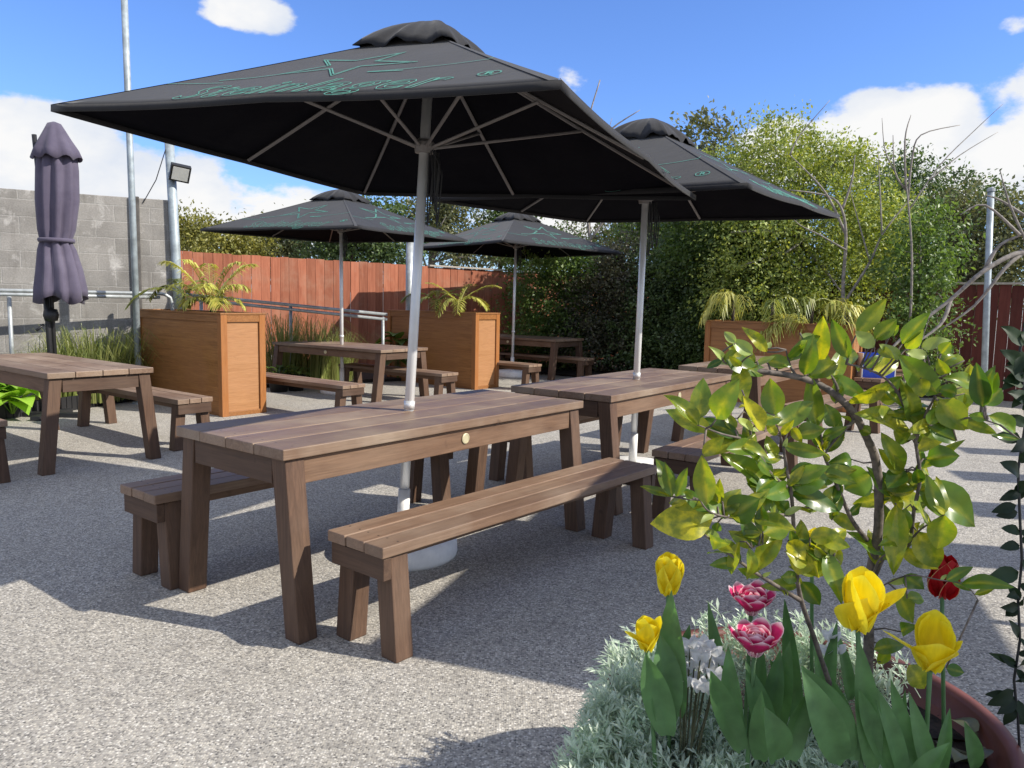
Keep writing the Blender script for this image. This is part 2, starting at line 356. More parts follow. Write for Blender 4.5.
P_PINK = petal_mat('pink_petal_white_edge', (.60, .025, .15), (.95, .76, .80), (1, .8, .8), .38, .9)
P_RED = petal_mat('red_petal_cream_edge', (.42, .008, .014), (.75, .62, .30), (1, .6, .5), .80, .97)
P_WHITE = petal_mat('white_petal', (.80, .80, .80), (.85, .85, .85), (1, 1, 1))

# ------------------------------------------------------------------ setting: ground
b = MB(); b.box(-250, 250, -40, 460, -.3, 0)
tag(b.build('paving', M_PAVE), kind='structure')

# directions of the layout: u runs away to the right, v runs towards the right
TH = R(38.15)
U = Vector((math.sin(TH), math.cos(TH), 0)); V = Vector((U.y, -U.x, 0))

# soil strips along the wall and fence
def poly_sheet(name, pts, z, mat, label=None):
    b = MB(); n = len(pts); b.add([(x, y, z) for x, y in pts]+[(x, y, -.05) for x, y in pts], [tuple(range(n))]+[(i, (i+1) % n, n+(i+1) % n, n+i) for i in range(n)])
    return b.build(name, mat)
tag(poly_sheet('garden_soil', [(-9.5, 7.2), (-9.5, 5.0), (-5.75, 6.9), (-4.98, 8.42), (-4.62, 9.6), (-3.9, 10.7), (-2.2, 12.0), (.3, 13.7), (2.9, 15.4), (3.4, 17.8), (-.2, 15.5), (-5.2, 12.35), (-4.5, 9.98), (-6.2, 9.0)][::-1], .05, M_SOIL), kind='structure')
tag(poly_sheet('hedge_soil', [(.55, 13.9), (3.0, 15.6), (6.6, 11.45), (4.6, 11.2), (3.2, 12.3), (1.4, 13.2)], .04, M_SOIL), kind='structure')

# ------------------------------------------------------------------ block wall
def along(name, A, B, label, cat, rz_only=False):
    A = Vector((*A, 0)); B = Vector((*B, 0)); d = B-A
    t = thing(name, label, cat, A, math.atan2(d.y, d.x)); return t, d.length
wallA, wallB = (-11.3, 6.3), (-4.36, 10.03)
t, L = along('block_wall', wallA, wallB, 'tall grey concrete block wall behind the furled purple umbrella', 'wall')
b = MB(); b.box(0, L, 0, .2, 0, 2.5); b.build('wall_face', M_BLOCK, t, bevel=.008)
b = MB()
for xp in (L-.46,): b.box(xp-.055, xp+.055, -.035, .03, 0, 2.515)
b.build('pilaster', M_PILA, t, bevel=.01)

# ------------------------------------------------------------------ paling fences
def paling(name, A, B, h0, h1, w, mat, label, seed, capfrom=None):
    t, L = along(name, A, B, label, 'fence'); rnd = random.Random(seed)
    b = MB(); x = 0
    while x < L:
        ww = w*rnd.uniform(.93, 1.05); h = h0+(h1-h0)*x/L+rnd.uniform(-.008, .008); y = rnd.uniform(0, .012)
        b.box(x+.002, x+ww-.003, y, y+.02, 0.0, h); x += ww
    b.build('palings', mat, t, bevel=.002)
    b = MB()
    for z in (.35, 1.5): b.box(0, L, .035, .08, z, z+.07)
    b.build('rail', mat, t)
    if capfrom is not None:
        b = MB(); x0 = capfrom*L; z0 = h0+(h1-h0)*capfrom; 
        b.add([(x0, -.03, z0+.012), (L, -.03, h1+.012), (L, .09, h1+.012), (x0, .09, z0+.012), (x0, -.03, z0+.04), (L, -.03, h1+.04), (L, .09, h1+.04), (x0, .09, z0+.04)], [(0, 3, 2, 1), (4, 5, 6, 7), (0, 1, 5, 4), (1, 2, 6, 5), (2, 3, 7, 6), (3, 0, 4, 7)])
        b.build('capping', M_CAPR, t)
    return t
paling('paling_fence', (-5.62, 12.08), (-1.624, 14.65), 1.99, 1.93, .155, M_RED, 'terracotta stained paling fence beside the block wall, behind the steel handrail', 3)
paling('paling_fence', (-1.60, 14.66), (3.6, 18.0), 1.915, 1.83, .155, M_RED, 'terracotta paling fence with a pale capping, running behind the hedge', 4, .0)
paling('paling_fence', (2.6, 14.75), (9.6, 9.35), 1.68, 1.68, .15, M_MAROON, 'dark maroon paling fence on the right with thin pale gaps and a white top edge', 5, .0)

# ------------------------------------------------------------------ posts and poles
def pole(name, p0, p1, r, mat, label, cat, group=None):
    t = thing(name, label, cat, p0, group=group); d = Vector(p1)-Vector(p0)
    b = MB(); b.tube([(0, 0, 0), d*.5, d], r, 14); b.build('shaft', mat, t, smooth=True)
    b = MB(); b.lathe([(r*1.25, d.length-.03), (r*1.25, d.length+.005), (r*.2, d.length+.02)], 14, M=(Vector((0, 0, 1)).rotation_difference(d)).to_matrix()); b.build('cap', M_GALV, t)
    b = MB(); b.lathe([(r*2.2, 0), (r*2.2, .02), (r*1.05, .025)], 14); b.build('foot_plate', M_GALV, t)
    return t
f0 = at(137, 330, 9.15); top = at(122, -60, 9.15); d = (top-f0)/(top.z-f0.z)
pole('tall_pole', f0-d*f0.z, top, .037, M_GALVB, 'tall thin galvanised pole rising in front of the block wall', 'pole')
g0 = at(178, 296, 10.0); g1 = at(169, 136, 10.0); d = (g1-g0)/(g1.z-g0.z); gb = g0-d*g0.z
fp = pole('floodlight_post', gb, g1, .058, M_GALVB, 'thick grey steel post at the end of the block wall', 'post')
pole('fence_post', at(409, 400, 12.4)*Vector((1, 1, 0)) if False else Vector((at(409, 300, 12.4).x, 12.4, 0)), at(410, 239, 12.4), .062, M_GALV, 'grey steel post in front of the fence behind the nearest umbrella pole', 'post')
pr = at(984, 380, 9.7); pt = at(991, 189, 9.7); d = (pt-pr)/(pt.z-pr.z)
pole('steel_post', pr-d*pr.z, pt, .038, M_GALVB, 'pale blue grey weathered post in front of the maroon fence', 'post')
# floodlight on its bracket
fl = at(180, 173, 9.93)
t = thing('floodlight', 'small square floodlight bolted to the thick grey post', 'floodlight', fl, R(28))
M = Matrix.Rotation(R(28), 4, 'X') @ Matrix.Rotation(R(8), 4, 'Y') @ Matrix.Scale(1.25, 4)
b = MB(); b.box(-.095, .095, -.03, .035, -.085, .085, M); b.build('housing', M_BLACKP, t, bevel=.008)
b = MB(); b.box(-.075, .075, -.037, -.031, -.065, .065, M); b.build('lens', plain('floodlight_glass', (.55, .55, .52), .15), t)
b = MB(); b.tube([(-.13, .02, -.07), (-.02, .06, -.07)], .012); b.tube([(-.02, .06, -.07), (0, .03, -.02)], .012); b.build('bracket', M_GALV, t)
b = MB(); b.tube([at(167, 145, 9.97), at(156, 180, 9.9), at(143, 203, 9.85)], .006, 5)
tag(b.build('cable', M_BLACKP), 'thin cable sagging from the thick grey post to the block wall', 'cable')

# ------------------------------------------------------------------ handrail
t = thing('handrail', 'galvanised double handrail along the block wall', 'handrail', (0, 0, 0))
for (ya, yb, dd) in ((289.5, 293.6, 0), (293.4, 297.4, 0)):
    b = MB(); A = at(-160, ya-2.5, 8.0); B = at(160, yb, 9.65); pts = [A, (A+B)/2, B]
    if ya < 290: pts += [B+Vector((.05, .03, -.01)), B+Vector((.10, .06, -.05)), B+Vector((.115, .07, -.12)), B+Vector((.115, .07, -B.z+.0))]
    b.tube(pts, .022, 10); b.build('rail', M_GALV, t, smooth=True)
for px in (8.8, 136.5):
    Y = 8.0+(9.65-8.0)*((px+160)/320)*1.0; p = at(px, 291.5, Y+.03); b = MB(); b.tube([(p.x, p.y, 0), p], .024, 10); b.build('post', M_GALV, t, smooth=True)
t = thing('handrail', 'galvanised double handrail sloping down in front of the terracotta fence', 'handrail', (0, 0, 0))
for (ya, yb) in ((294.5, 314.5), (298.5, 319.5)):
    b = MB(); A = at(186, ya, 10.45); B = at(387, yb, 11.9); b.tube([A, (A+B)/2, B], .023, 10); b.build('rail', M_GALV, t, smooth=True)
for px, py, Y in ((290.6, 306, 11.25), (383, 317, 11.87), (201, 297, 10.6)):
    p = at(px, py, Y); b = MB(); b.tube([(p.x, p.y, 0), p], .024, 10); b.build('post', M_GALV, t, smooth=True)

# ------------------------------------------------------------------ picnic tables and benches
def make_table(L=2.054, Wd=.774, H=.75, np_=4):
    t = thing('picnic_table', '', 'table')
    b = MB(); w = Wd/np_
    rnd = random.Random(7)
    for i in range(np_):
        b.box(-L/2+rnd.uniform(0, .004), L/2-rnd.uniform(0, .004), -Wd/2+i*w+.0025, -Wd/2+(i+1)*w-.0025, H-.044, H-rnd.uniform(0, .0015))
    b.build('tabletop', W_TOP, t, bevel=.004)
    ov = .022; lw = .088; zt = H-.046; sp = .075
    for sx in (-1, 1):
        for sy in (-1, 1):
            b = MB(); x0 = sx*(L/2-ov); x1 = sx*(L/2-ov-lw); y0 = sy*(Wd/2-ov); y1 = sy*(Wd/2-ov-lw)
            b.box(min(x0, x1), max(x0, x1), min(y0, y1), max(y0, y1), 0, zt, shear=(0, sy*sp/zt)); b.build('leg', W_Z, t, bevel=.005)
    zr = zt-.105
    for sy in (-1, 1):
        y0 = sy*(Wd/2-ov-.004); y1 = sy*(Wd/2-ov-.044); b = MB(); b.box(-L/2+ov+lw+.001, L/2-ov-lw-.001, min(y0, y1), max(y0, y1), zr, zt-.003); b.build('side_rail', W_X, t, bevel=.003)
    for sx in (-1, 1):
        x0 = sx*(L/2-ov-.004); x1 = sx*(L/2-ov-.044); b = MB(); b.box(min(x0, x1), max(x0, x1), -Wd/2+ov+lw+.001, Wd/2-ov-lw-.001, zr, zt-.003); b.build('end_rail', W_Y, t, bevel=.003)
    return t
def make_bench(L=1.95, Wd=.325, H=.44):
    t = thing('picnic_bench', '', 'bench')
    b = MB(); w = Wd/3
    for i in range(3): b.box(-L/2+.003*(i % 2), L/2-.002*i, -Wd/2+i*w+.003, -Wd/2+(i+1)*w-.003, H-.042, H-.001*(i % 2))
    b.build('seat', W_SEAT, t, bevel=.004)
    zt = H-.044; lw = .085
    for sx in (-1, 1):
        for sy in (-1, 1):
            b = MB(); x0 = sx*(L/2-.05); x1 = sx*(L/2-.05-lw); y0 = sy*(Wd/2-.02); y1 = sy*(Wd/2-.02-.085)
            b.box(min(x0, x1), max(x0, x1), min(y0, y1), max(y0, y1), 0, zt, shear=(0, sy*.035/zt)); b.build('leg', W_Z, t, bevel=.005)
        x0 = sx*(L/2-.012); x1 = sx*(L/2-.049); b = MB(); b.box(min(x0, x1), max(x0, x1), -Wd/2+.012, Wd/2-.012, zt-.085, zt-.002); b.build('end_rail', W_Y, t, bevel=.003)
    b = MB(); b.box(-L/2+.14, L/2-.14, -.02, .02, zt-.07, zt-.002); b.build('stretcher', W_X, t, bevel=.003)
    return t
TG = 'stained timber picnic tables on the paving'; BG = 'stained timber benches beside the picnic tables'
table0 = make_table(); bench0 = make_bench(); _used = {'t': 0, 'b': 0}
def put(kind, x, y, rz, label, zs=1.0, xs=1.0):
    src = table0 if kind == 't' else bench0
    o = src if not _used[kind] else copy_tree(src); _used[kind] = 1
    o.location = (x, y, 0); o.rotation_euler = (0, 0, rz); o.scale = (xs, 1, zs)
    o['label'] = label; o['category'] = 'table' if kind == 't' else 'bench'; o['group'] = TG if kind == 't' else BG
    return o
A_ = lambda deg: math.pi/2-R(deg)          # long side along the u direction with this heading
B_ = lambda deg: -R(deg)                   # long side across it
t1 = put('t', -.517, 3.865, A_(38.0), 'nearest picnic table with a round cream badge on its side rail')
bm_ = MB(); bm_.lathe([(0, 0), (.026, 0), (.026, .004), (.021, .006), (.021, .0045), (0, .0045)][::-1], 24, M=Matrix.Rotation(R(90), 3, 'X').to_4x4().to_3x3())
bd = bm_.build('badge', M_BRASS, t1); bd.location = (.02, -.774/2+.0245, .655)
put('t', .911, 5.747, A_(36.5), 'picnic table behind and right of the nearest one, under the second umbrella')
put('t', -3.87, 6.375, B_(38.1), 'picnic table at the left edge in front of the furled purple umbrella', .985)
uu = lambda n, th, a, bb: (n[0]+math.sin(R(th))*a-math.cos(R(th))*bb, n[1]+math.cos(R(th))*a+math.sin(R(th))*bb)
x, y = uu((-1.68, 9.72), 36.3, .387, 1.027); put('t', x, y, B_(36.3), 'picnic table between the two left timber planters, under the third umbrella', .885).scale = (1.07, 1.13, .89); T3c = (x, y)
x, y = uu((.70, 12.93), 39, .387, 1.027); put('t', x, y, B_(39), 'farthest picnic table, partly behind the middle timber planter', .87).scale = (1.05, 1.1, .91); T4c = (x, y)
c6 = (1.57+.595*1.027+.804*.387, 7.29+.804*1.027-.595*.387); put('t', c6[0], c6[1], A_(36.5), 'picnic table in front of the right planter, mostly behind the citrus leaves', .985)
put('b', .04+.02, 3.49+.0, A_(40.0), 'long bench in the foreground on the near right side of the badged table')
put('b', -1.075, 4.155, A_(38.0), 'bench in shade on the far left side of the badged table')
th = 36.5; u2 = Vector((math.sin(R(th)), math.cos(R(th)))); v2 = Vector((u2.y, -u2.x))
c = Vector((.911, 5.747))+u2*.01+v2*.80; put('b', c.x, c.y, A_(th), 'bench on the right side of the second table, its end behind the citrus twigs')
c = Vector((.08, 5.34))+u2*.975-v2*.16; put('b', c.x, c.y, A_(th), 'shaded bench behind the second table, seen under its top')
c = Vector(uu((-2.78, 6.35), 38, .165, .975)); put('b', c.x, c.y, B_(38), 'bench between the left edge table and the left planter')
c = Vector(uu((-3.62, 4.92), 38, .165, .975)); put('b', c.x, c.y, B_(38), 'bench cut by the left edge of the picture, in front of the left table')
c = Vector(uu((-1.78, 8.04), 37, .165, .975)); put('b', c.x, c.y, B_(37), 'bench in front of the third umbrella table, running behind the left planter', .885)
c = Vector(uu((-.88, 9.56), 37, .165, .975)); put('b', c.x, c.y, B_(37), 'bench behind the third umbrella table, against the middle planter', .885)
c = Vector(uu((.24, 11.23), 39, .165, .975)); put('b', c.x, c.y, B_(39), 'bench in front of the farthest table, next to the end of the middle planter', .87)
c = Vector(uu((1.18, 12.69), 39, .165, .975)); put('b', c.x, c.y, B_(39), 'farthest bench, behind the farthest table near the hedge', .87)
c = Vector((2.50, 7.86))+u2*.1+v2*.76; put('b', c.x, c.y, A_(41), 'bench in front of the right planter, partly behind the citrus leaves')
c = Vector((4.52, 9.60))+u2*.9; put('b', c.x, c.y, A_(40), 'bench beyond the right end of the right planter, a blue crate on it')
# blue crate standing on that bench
cc = Vector((4.62, 9.78))
t = thing('plastic_crate', 'royal blue crate with white ends on the bench behind the right planter', 'crate', (cc.x, cc.y, .44), R(-8)); t.scale = (.9, .9, .85)
b = MB(); b.box(-.21, .21, -.14, .14, 0, .015)
for y in (-.14, .125): b.box(-.21, .21, y, y+.015, .015, .16); b.box(-.21, .21, y, y+.015, .2, .36); [b.box(x, x+.02, y, y+.015, .16, .2) for x in (-.21, -.1, -.01, .08, .19)]
b.build('body', M_BLUE, t, bevel=.003)
for x in (-.226, .211):
    b = MB(); b.box(x, x+.015, -.14, .14, 0, .36); b.build('end_panel', M_WHITE, t, bevel=.003)

# ------------------------------------------------------------------ timber planters
def planter(x, y, deg, H, label):
    L, Wd = 1.935, .54
    t = thing('timber_planter', label, 'planter', (x, y, 0), B_(deg), 'tall orange stained timber planters')
    for sx, sy in ((-1, -1), (-1, 1), (1, -1), (1, 1)):
        b = MB(); x0 = sx*L/2; x1 = sx*(L/2-.075); y0 = sy*Wd/2; y1 = sy*(Wd/2-.075); b.box(min(x0, x1), max(x0, x1), min(y0, y1), max(y0, y1), 0, H-.021); b.build('corner_post', PLY_Z, t, bevel=.003)
    for sy in (-1, 1):
        y0 = sy*(Wd/2-.022); y1 = sy*(Wd/2-.04); b = MB(); b.box(-L/2+.076, L/2-.076, min(y0, y1), max(y0, y1), .0, H-.1); b.build('side_panel', PLY, t)
        y0 = sy*(Wd/2-.003); y1 = sy*(Wd/2-.04); b = MB(); b.box(-L/2+.076, L/2-.076, min(y0, y1), max(y0, y1), H-.1, H-.021); b.build('top_rail', PLY, t, bevel=.003)
    for sx in (-1, 1):
        x0 = sx*(L/2-.022); x1 = sx*(L/2-.04); b = MB(); b.box(min(x0, x1), max(x0, x1), -Wd/2+.076, Wd/2-.076, 0.05, H-.1); b.build('end_panel', PLY_L, t)
        x0 = sx*(L/2-.003); x1 = sx*(L/2-.04); b = MB(); b.box(min(x0, x1), max(x0, x1), -Wd/2+.076, Wd/2-.076, H-.1, H-.021); b.build('end_rail', PLY, t, bevel=.003); b = MB(); b.box(min(x0, x1), max(x0, x1), -Wd/2+.076, Wd/2-.076, 0, .05); b.build('end_rail', PLY, t, bevel=.003)
    b = MB(); g_ = .045
    b.box(-L/2-.006, L/2+.006, -Wd/2-.006, -Wd/2+g_, H-.02, H); b.box(-L/2-.006, L/2+.006, Wd/2-g_, Wd/2+.006, H-.02, H)
    b.box(-L/2-.006, -L/2+g_, -Wd/2+g_, Wd/2-g_, H-.02, H); b.box(L/2-g_, L/2+.006, -Wd/2+g_, Wd/2-g_, H-.02, H); b.build('top_trim', PLY, t, bevel=.003)
    b = MB(); b.box(-L/2+.05, L/2-.05, -Wd/2+.045, Wd/2-.045, H-.22, H-.07); b.build('soil', M_SOIL, t)
    return t
def Pc(n, deg): return uu(n, deg, .27, .9675)
x, y = Pc((-3.12, 8.24), 39.4); planter(x, y, 39.4, 1.125, 'left timber planter with a yellowing palm, beside the left picnic table'); P1c = (x, y)
x, y = Pc((-.545, 11.24), 39.6); planter(x, y, 39.6, 1.13, 'middle timber planter with small palms in front of the terracotta fence'); P2c = (x, y)
x, y = Pc((4.22, 9.58), 36.5); planter(x, y, 36.5, 1.10, 'right timber planter with drooping palms in front of the yellow green tree'); P3c = (x, y)

# ------------------------------------------------------------------ market umbrellas
def font_mesh(txt, size, shear, sx=1.0):
    cu = bpy.data.curves.new('lettering_curve', 'FONT'); cu.body = txt; cu.size = size; cu.shear = shear; cu.fill_mode = 'NONE'; cu.bevel_depth = .0024; cu.bevel_resolution = 0; cu.resolution_u = 3; cu.space_character = 1.08; cu.align_x = 'CENTER'
    o = bpy.data.objects.new('lettering_curve', cu); COL.objects.link(o); bpy.context.view_layer.update()
    me = bpy.data.meshes.new_from_object(o.evaluated_get(bpy.context.evaluated_depsgraph_get()))
    vs = [(v.co.x*sx, v.co.y, v.co.z*.4) for v in me.vertices]; fs = [tuple(p.vertices) for p in me.polygons]
    bpy.data.objects.remove(o); bpy.data.curves.remove(cu); bpy.data.meshes.remove(me)
    return vs, fs
TXT = font_mesh('Steinlager', .31, .30, .88); REG = font_mesh('R', .055, 0)
def umbrella(x, y, tx, ty, yaw, h, Sz, ap, label, seed=0, name='market_umbrella', grp='black market umbrellas standing through the picnic tables', print_on=(0, 1), base=True):
    t = thing(name, label, 'umbrella', (x, y, 0), 0, grp); rnd = random.Random(seed)
    ax = Vector((tx, ty, 1)).normalized(); e1 = Vector((math.cos(R(yaw)), -math.sin(R(yaw)), 0)); e1 = (e1-ax*e1.dot(ax)).normalized(); e2 = ax.cross(e1)
    F = lambda a, b, z: e1*a+e2*b+ax*z
    if base:
        b = MB(); b.lathe([(0, 0), (.29, 0), (.295, .02), (.29, .085), (.265, .105), (.06, .115), (.05, .118)], 40)
        b.build('base', M_WHITEP, t, smooth=True)
        b = MB(); b.tube([F(0, 0, .118), F(0, 0, .34)], .031, 16); b.build('base_sleeve', M_WHITEP, t, smooth=True)
    b = MB(); b.tube([F(0, 0, .1), F(0, 0, 1.2), F(0, 0, h+ap-.05)], .0245, 16); b.build('pole', M_ALU, t, smooth=True)
    b = MB(); b.tube([F(0, 0, .76), F(0, 0, .80)], .028, 16); b.build('collar', M_ALU, t, smooth=True)
    zh = h+.05
    b = MB(); b.lathe([(.027, -.03), (.045, -.03), (.05, .0), (.05, .02), (.035, .035), (.027, .035)], 16, c=F(0, 0, zh), M=Matrix((e1, e2, ax)).transposed()); b.build('slider_hub', M_RIB, t)
    b = MB(); b.lathe([(.025, -.02), (.055, -.02), (.055, .02), (.025, .02)], 16, c=F(0, 0, h+ap-.075), M=Matrix((e1, e2, ax)).transposed()); b.build('top_hub', M_RIB, t)
    A0 = ap-.05
    # canopy surface: panel k, s along the edge (-1..1), w from the rim (0) to the apex (1)
    ed = [(e1*-1, e2*-1), (e1, e2*-1), (e1, e2), (e1*-1, e2)]
    quad = [(Vector((-1, -1)), Vector((1, -1))), (Vector((1, -1)), Vector((1, 1))), (Vector((1, 1)), Vector((-1, 1))), (Vector((-1, 1)), Vector((-1, -1)))]
    def surf(k, s, w, off=0):
        a, c = quad[k]; m = (a+c)/2; d = (c-a)/2
        f = 1-w; p2 = (m+d*s)*f*Sz
        sag = -.006*math.sin(math.pi*min(1, w))*Sz/1.13
        sr = abs(s); lob = math.sin(math.pi*sr)       # between the centre rib and the corner rib
        sag -= .006*lob*f*f; inw = .010*lob*f*f
        p2 = p2-m*inw*Sz
        z = A0*w+sag-.02*f*f*f*0
        nrm = (e1*m.x+e2*m.y)*A0+ax*Sz; nrm.normalize()
        return F(p2.x, p2.y, h+z)+nrm*off
    b = MB()
    for k in range(4): b.grid(lambda i, j: surf(k, i*2-1, j*.985), 24, 16)
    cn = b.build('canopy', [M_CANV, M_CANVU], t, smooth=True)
    bmm = bmesh.new(); bmm.from_mesh(cn.data); bmesh.ops.remove_doubles(bmm, verts=bmm.verts, dist=.0008); bmesh.ops.recalc_face_normals(bmm, faces=bmm.faces)
    if sum(f.normal.dot(ax) for f in bmm.faces) < 0: bmesh.ops.reverse_faces(bmm, faces=bmm.faces)
    for e in bmm.edges:
        if len(e.link_faces) == 2 and e.link_faces[0].normal.angle(e.link_faces[1].normal, 0) > .3: e.smooth = False
    bmm.to_mesh(cn.data); bmm.free()
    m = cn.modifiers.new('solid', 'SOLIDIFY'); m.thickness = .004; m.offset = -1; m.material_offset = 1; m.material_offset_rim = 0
    # hem
    b = MB()
    for k in range(4): b.grid(lambda i, j: surf(k, i*2-1, 0, .002)-ax*(.028*j), 24, 1)
    b.build('hem', M_CANV, cn, smooth=True, solid=.003)
    # print
    def conf(k, X, Y, off): # X metres along the edge, Y metres up the slope
        sl = math.hypot(Sz, A0); w = Y/sl; s = X/(Sz*(1-w)); return surf(k, max(-1, min(1, s)), w, off)
    sc = Sz/1.13
    for k in print_on:
        b = MB(); vs, fs = TXT
        b.add([conf(k, (vx+.06)*sc, (vy+.035)*sc, .0035+vz) for vx, vy, vz in vs], fs)
        vs, fs = REG; cxr, cyr = .80, .20
        b.add([conf(k, (vx+cxr)*sc, (vy+cyr-.02)*sc, .0035+vz) for vx, vy, vz in vs], fs)
        def line(pts, wd=.0062):
            n_ = len(pts)
            for q_ in range(n_-1):
                (xa, ya), (xb, yb) = pts[q_], pts[q_+1]; L__ = math.hypot(xb-xa, yb-ya) or 1; nx, ny = -(yb-ya)/L__*wd/2, (xb-xa)/L__*wd/2; sg_ = max(1, int(L__/.06))
                vv = []
                for r_ in range(sg_+1):
                    f_ = r_/sg_; xx = xa+(xb-xa)*f_; yy = ya+(yb-ya)*f_
                    vv += [conf(k, (xx+nx)*sc, (yy+ny)*sc, .003+.0003*(q_ % 3)), conf(k, (xx-nx)*sc, (yy-ny)*sc, .003+.0003*(q_ % 3))]
                b.add(vv, [(2*r_, 2*r_+1, 2*r_+3, 2*r_+2) for r_ in range(sg_)])
        line([(cxr+.042*math.cos(a*math.pi/8), cyr+.036*math.sin(a*math.pi/8)) for a in range(17)])
        # swoosh under the star
        line([(-.93+.09*i*1.0, .36+.0*i-.05*math.sin(i/9*math.pi*.6)) for i in range(0, 6)])
        line([(.20+.095*i, .375+.008*i+.004*i*i*.6) for i in range(0, 7)])
        # five-pointed star outline with a broken lower arm
        sx0, sy0 = .0, .56; ro, ri = .25, .09
        star = []
        for q in range(10):
            r_ = ro if q % 2 == 0 else ri; an = math.pi/2+R(-24)+q*math.pi/5; star.append((sx0+r_*1.35*math.cos(an), sy0+r_*math.sin(an)))
        for dlt in (1.0, .88):
            sp_ = [(sx0+(px-sx0)*dlt, sy0+(py-sy0)*dlt) for px, py in star]
            line(sp_[:]+sp_[:1])
        line([(-.55, .375), (-.38, .40), (-.26, .445)], .009); line([(.20, .37), (.36, .37)], .012)
        b.build('printed_lettering', M_PRINT, cn)
    for k in range(4):
        b = MB(); b.grid(lambda i, j: surf(k, .965+i*.035, j*.97, .003)+ax*.0005, 2, 16); b.build('ridge_seam', M_SEAM, cn, smooth=True)
    # ribs and struts
    for q in range(8):
        if q % 2 == 0: d2 = quad[q//2][0]; kk = q//2; ss = -1
        else: d2 = (quad[q//2][0]+quad[q//2][1])/2; kk = q//2; ss = 0
        P = lambda w: surf(kk, ss, w, -.017)
        b = MB(); pts = [P(w) for w in (.012, .25, .5, .75, .95)]; b.tube(pts, .0095, 6); rb = b.build('rib', M_RIB, t)
        dr = (e1*d2.x+e2*d2.y).normalized(); b = MB(); b.tube([F(0, 0, zh)+dr*.045, P(.47)-ax*.008], .008, 6); b.build('strut', M_RIB, t)
    # vent cap with a wavy skirt
    hs_ = .265*sc; zc = h+A0*(1-hs_/Sz)
    b = MB()
    def capP(k, s, w):
        a, c = quad[k]; m = (a+c)/2; d = (c-a)/2; f = 1-w; p2 = (m+d*s)*f*hs_*1.0
        ph = seed*1.7+k*2.1; wave = .018*math.sin(s*7+ph)+.012*math.sin(s*13+ph*2); corner = abs(s)**3
        z = zc+.035*sc+(h+ap-zc-.035*sc)*(1-(1-w)**1.7)+(wave*(1-corner)+.0*corner)*(f**2)-.018*f**6
        return F(p2.x, p2.y, z)
    for k in range(4): b.grid(lambda i, j: capP(k, i*2-1, j), 20, 8)
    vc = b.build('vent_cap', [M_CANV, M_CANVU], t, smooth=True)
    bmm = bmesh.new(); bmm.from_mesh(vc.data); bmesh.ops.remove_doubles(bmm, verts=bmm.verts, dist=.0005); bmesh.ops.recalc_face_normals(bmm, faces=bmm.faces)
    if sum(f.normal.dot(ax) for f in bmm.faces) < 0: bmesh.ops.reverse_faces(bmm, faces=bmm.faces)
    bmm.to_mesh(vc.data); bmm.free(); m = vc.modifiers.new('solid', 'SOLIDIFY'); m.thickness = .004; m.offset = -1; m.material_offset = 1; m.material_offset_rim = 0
    # cords hanging beside the pole
    b = MB()
    for q in range(5):
        a = rnd.uniform(-.5, 1.2); rr = .035+.012*q; low = h-rnd.uniform(.16, .34)
        pts = [F(rr*math.cos(a)*(.4+.6*(s_ < 1)), rr*math.sin(a), zh-.02+(low-zh)*math.sin(s_*math.pi)) + F(.03*s_, 0, 0) for s_ in [i/10 for i in range(11)]]
        b.tube(pts, .004, 5)
    b.build('cord', M_BLACKP, t)
    return t
umbrella(-.562, 3.898, .052, .001, 23.4, 2.014, 1.13, .637, 'nearest and largest black umbrella, its pole through the badged table', 1)
umbrella(.929, 5.784, .006, -.035, 34.4, 2.018, 1.104, .616, 'black umbrella right of the nearest one, in front of the yellow green tree', 2)
umbrella(T3c[0]-.075, T3c[1]-.03, .002, -.019, 26.5, 2.155, 1.25, .60, 'black umbrella on the left, below the big canopy, against the terracotta fence', 3)
umbrella(-.005, 13.4, .012, .011, 51.2, 2.18, 1.275, .66, 'farthest black umbrella, over the table by the hedge', 4)

# furled purple cantilever umbrella
c0 = at(48, 320, 8.05)
t = thing('furled_umbrella', 'furled faded purple umbrella standing in front of the block wall', 'umbrella', (c0.x, c0.y, 0))
b = MB(); b.tube([(0.02, 0, 0), (0.0, 0, 1.0), (-.02, 0, 1.4)], .028, 12); b.build('pole', M_BLACKP, t, smooth=True)
b = MB(); b.tube([(.02, .07, 0.2), (.0, .07, 1.3), (-.13, .12, 2.92)], .024, 10); b.build('mast', M_BLACKP, t, smooth=True)
b = MB(); b.box(-.30, .30, -.05, .05, 0, .05); b.box(-.05, .05, -.30, -.051, 0, .05); b.box(-.05, .05, .051, .30, 0, .05); b.build('cross_base', M_BLACKP, t, bevel=.004)
def cpt(px, py): p = at(px+3, py, 8.05); return Vector((p.x-c0.x, 0, p.z))
prof = [(300, 58, 26), (290, 58, 25.5), (270, 57, 22), (250, 54.5, 18), (243, 53.5, 15.2), (238, 53.5, 15.0), (230, 54, 17), (200, 54.5, 19.5), (170, 54, 19), (150, 53.5, 17)]
b = MB(); n = 54; rings = []
for i, (py, px, hw) in enumerate(prof):
    c = cpt(px, py); r = hw/CF*8.05*(.86 if py < 240 else .84)
    for j in range(n):
        a = 2*math.pi*j/n; f = .80+.34*abs(math.sin(4.5*a+.5*math.sin(i*.35)))+.05*math.sin(17*a+i*.2)
        zz = c.z+(.045*math.sin(4*a+1) if i == 0 else 0)
        rings.append(Vector((c.x+r*f*math.cos(a), r*f*math.sin(a)*.85, zz)))
b.add(rings, [(i*n+j, i*n+(j+1) % n, (i+1)*n+(j+1) % n, (i+1)*n+j) for i in range(len(prof)-1) for j in range(n)])
b.build('canopy', M_PURPLE, t, smooth=True, solid=.006)
